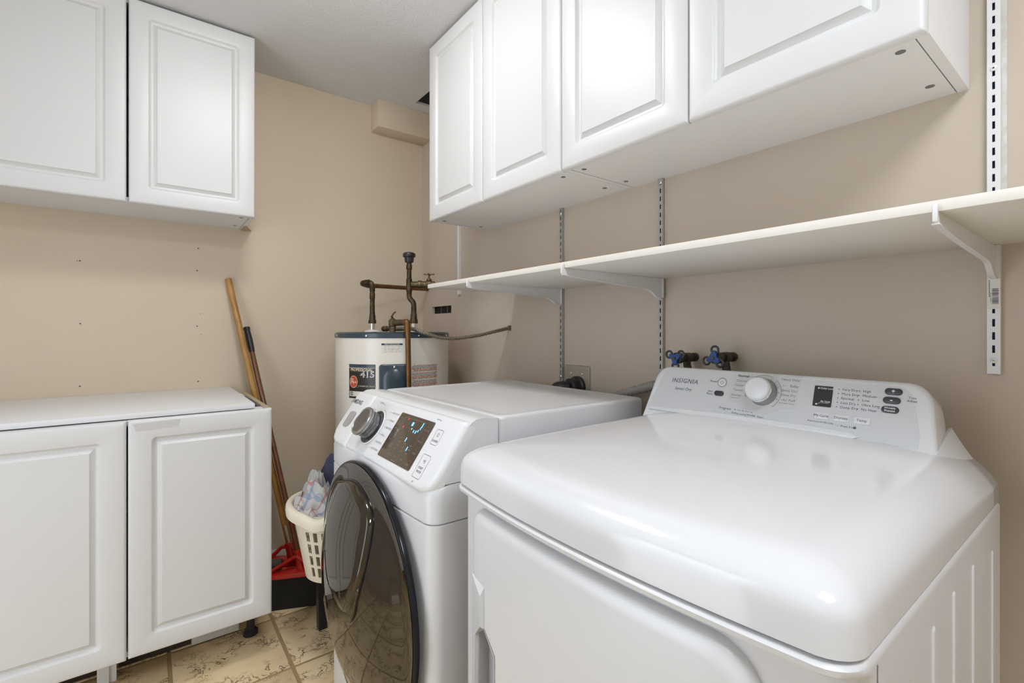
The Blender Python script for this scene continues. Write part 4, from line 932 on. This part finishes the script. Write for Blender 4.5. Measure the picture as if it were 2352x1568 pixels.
for k, (y, t) in enumerate(zip(us, ('Drying', 'Cooling', 'Wrinkle\nPrevent', 'Clean\nFilter'))):
    disc(bm, FCN, U_(y), .0315-.0008*k, .0012, N1, 10); text(bm, t, FCN, U_(y), .0235-.0008*k-(.002 if '\n' in t else 0), .0058, n=N1)
    if k < 3: line(bm, FCN, (U_(y)+.004, .0315-.0008*k), (U_(us[k+1])-.004, .0307-.0008*k), .0006, N1)
for k, t in enumerate(('Very Dry', 'More Dry', 'Normal', 'Less Dry', 'Damp Dry')):
    v = .1010-.0091*k; text(bm, t, FCN, U_(.3655), v, .0068, 'LEFT', n=N1, spacing=1.05); disc(bm, FCN, U_(.3715), v, .0010, N1, 8)
for k, t in enumerate(('High', 'Medium', 'Low', 'Ultra Low', 'No Heat')):
    v = .1010-.0091*k; text(bm, t, FCN, U_(.3300), v, .0068, 'LEFT', n=N1, spacing=1.05); disc(bm, FCN, U_(.3360), v, .0010, N1, 8)
text(bm, 'Press 3 sec. for My Cycle', FCN, U_(.3970), .0295, .0046, n=N1); text(bm, '-   Press 3 sec        -', FCN, U_(.3440), .0270, .0055, n=N1)
lu, lv = U_(.3365), .0272; quad(bm, FCN, lu-.0022, lu+.0022, lv-.0022, lv+.0012, N1); ring(bm, FCN, lu, lv+.0012, .0016, .0006, 0, 180, N1, 10)
text(bm, 'Time\nAdjust', FCN, U_(.2535), .0930, .0058, n=N1); quad(bm, FCN, U_(.304), U_(.3012), .0700, .0708, N1)
for (t, y) in (('My Cycle', .3965), ('Dryness', .3615), ('Temp', .3265)): text(bm, t, FCN, U_(y), .0424, .0072, n=.0021)
obj('console_lettering', bm, 'ink', con, smooth=0, recalc=False)
bm = B(); text(bm, '+', FCN, U_(.282), .1052, .0095, n=.0035, offset=.0004); text(bm, '-', FCN, U_(.2835), .0885, .012, n=.0035, offset=.0005); text(bm, 'Wrinkle\nPrevent', FCN, U_(.2845), .0700, .0052, n=.0035, offset=.0001)
text(bm, 'Child Lock', FCN, U_(.3925), .1000, .0056, n=.0017, offset=.0001); disc(bm, FCN, U_(.4075), .1000, .0018, .0017, 12); text(bm, 'My Cycle', FCN, U_(.3925), .0725, .0046, n=.0017, offset=.0001)
line(bm, FCN, (U_(.402), .0693), (U_(.386), .0693), .0005, .0017); line(bm, FCN, (U_(.407), .066), (U_(.402), .0693), .0005, .0017); disc(bm, FCN, U_(.4085), .0658, .0018, .0017, 12)
obj('button_lettering', bm, 'wink', con, smooth=0, recalc=False)

# ------------------------------------------------------------------ services on the right wall
op = thing('dryer_outlet', 'square beige metal outlet plate on the right wall above the washing machine', 'outlet', (WX, 1.305, .98))
FO = frame((WX, 1.305, .98), (0, -1, 0), (0, 0, 1))
bm = B(); plate(bm, FO, rrect(-.066, .066, -.068, .068, .008, 4), .0003, .006, .004); obj('plate', bm, 'plate', op)
for u in (-.030, .030):
    bm = B(); lathe(bm, [(.0055, 0), (.0045, .0022), (.001, .0026)], FO(u, .036, .006), (-1, 0, 0), 12); obj('screw', bm, 'chrome', op)
pg = thing('power_plug', 'bulky black power plug with its cord in the outlet plate', 'plug', (WX-.006, 1.305, .97))
bm = B(); lathe(bm, [(.040, .0063), (.040, .018), (.034, .022), (.033, .052), (.026, .060)], (WX, 1.298, .968), (-1, 0, 0), 24); obj('plug_body', bm, 'black', pg)
obj('cord', tube(B(), spline([(WX-.055, 1.298, .968), (WX-.073, 1.315, .972), (WX-.080, 1.345, .965), (WX-.078, 1.360, .93), (WX-.070, 1.362, .86), (WX-.05, 1.36, .70)], 6), [.022]*4+[.021]*5+[.019]*5+[.014]*99, 14) if False else tube(B(), spline([(WX-.055, 1.298, .968), (WX-.073, 1.315, .972), (WX-.080, 1.345, .965), (WX-.078, 1.360, .93), (WX-.070, 1.362, .86), (WX-.05, 1.36, .70)], 6), [.022-.008*min(1, i/18) for i in range(31)], 14), 'black', pg)
def faucet(y, z, ang, label):
    r = thing('water_valve', label, 'valve', (WX, y, z), 'blue-handled water valves above the dryer')
    bm = B(); tube(bm, [(WX-.0005, y, z), (WX-.012, y, z), (WX-.0125, y, z), (WX-.030, y, z), (WX-.0305, y, z), (WX-.060, y, z), (WX-.0605, y, z), (WX-.082, y, z), (WX-.0825, y, z), (WX-.098, y, z)], [.013, .013, .010, .010, .0145, .0145, .0115, .0115, .0165, .0165], 16)
    tube(bm, [(WX-.046, y, z-.010), (WX-.046, y-.004, z-.030), (WX-.046, y-.004, z-.052)], [.011, .011, .013], 14); obj('valve_body', bm, 'bolt', r)
    obj('supply_hose', tube(B(), [(WX-.046, y-.004, z-.0525), (WX-.046, y-.004, z-.16), (WX-.04, y-.004, z-.5)], .0095, 12), 'black', r)
    F = frame((WX-.0985, y, z), (0, -1, 0), (0, 0, 1)); bm = B(); P = []; m = 72
    rad = lambda t: .020+.0135*max(0, math.cos(3*(t-ang)))**.8
    def loop3(s, n): return [F(rad(2*PI*k/m)*s*math.cos(2*PI*k/m), rad(2*PI*k/m)*s*math.sin(2*PI*k/m), n) for k in range(m)]
    # handle body with three loops: solid hub plus ring lobes
    hub = [F((.0155+.004*math.cos(3*(t-ang)))*math.cos(t), (.0155+.004*math.cos(3*(t-ang)))*math.sin(t), n) for n in (0,) for t in [2*PI*k/m for k in range(m)]]
    hubl = lambda s, n: [F(s*(.0155+.005*math.cos(3*(t-ang)))*math.cos(t), s*(.0155+.005*math.cos(3*(t-ang)))*math.sin(t), n) for t in [2*PI*k/m for k in range(m)]]
    loops(bm, [hubl(.95, 0), hubl(1, .002), hubl(1, .007), hubl(.9, .009)])
    obj('handle', bm, 'bluep', r, smooth=40)
    for k in range(3):
        a = ang+2*PI*k/3; c = Vector((math.cos(a), math.sin(a))); bm = B()
        pts = [F(c.x*(.022)+.0098*math.cos(t), c.y*(.022)+.0098*math.sin(t), .0045) for t in [2*PI*j/20 for j in range(21)]]; tube(bm, pts, .0032, 8); obj('handle_loop', bm, 'charc', r, smooth=60)
    bm = B(); lathe(bm, [(.0045, .009), (.0040, .0115), (.001, .012)], (WX-.0985, y, z), (-1, 0, 0), 10); obj('handle_screw', bm, 'brass', r)
faucet(.811, 1.101, math.radians(90+62), 'left blue-handled water valve, lower one close to the grey shelf standard')
faucet(.693, 1.107, math.radians(90-8), 'right blue-handled water valve, standing higher over the console top')
bm = B(); pts = spline([(1.262, 1.20, .900), (1.262, 1.13, .935), (1.262, 1.06, .965), (1.262, .97, .995), (1.262, .905, 1.012), (1.262, .868, 1.004), (1.262, .852, .95), (1.262, .850, .8)], 24)
tag(obj('drain_hose', tube(bm, pts, [.0135+.0016*(1 if i % 4 < 2 else -1) for i in range(len(pts))], 14), 'hose', smooth=20), 'grey corrugated drain hose rising behind the dryer console', 'hose')
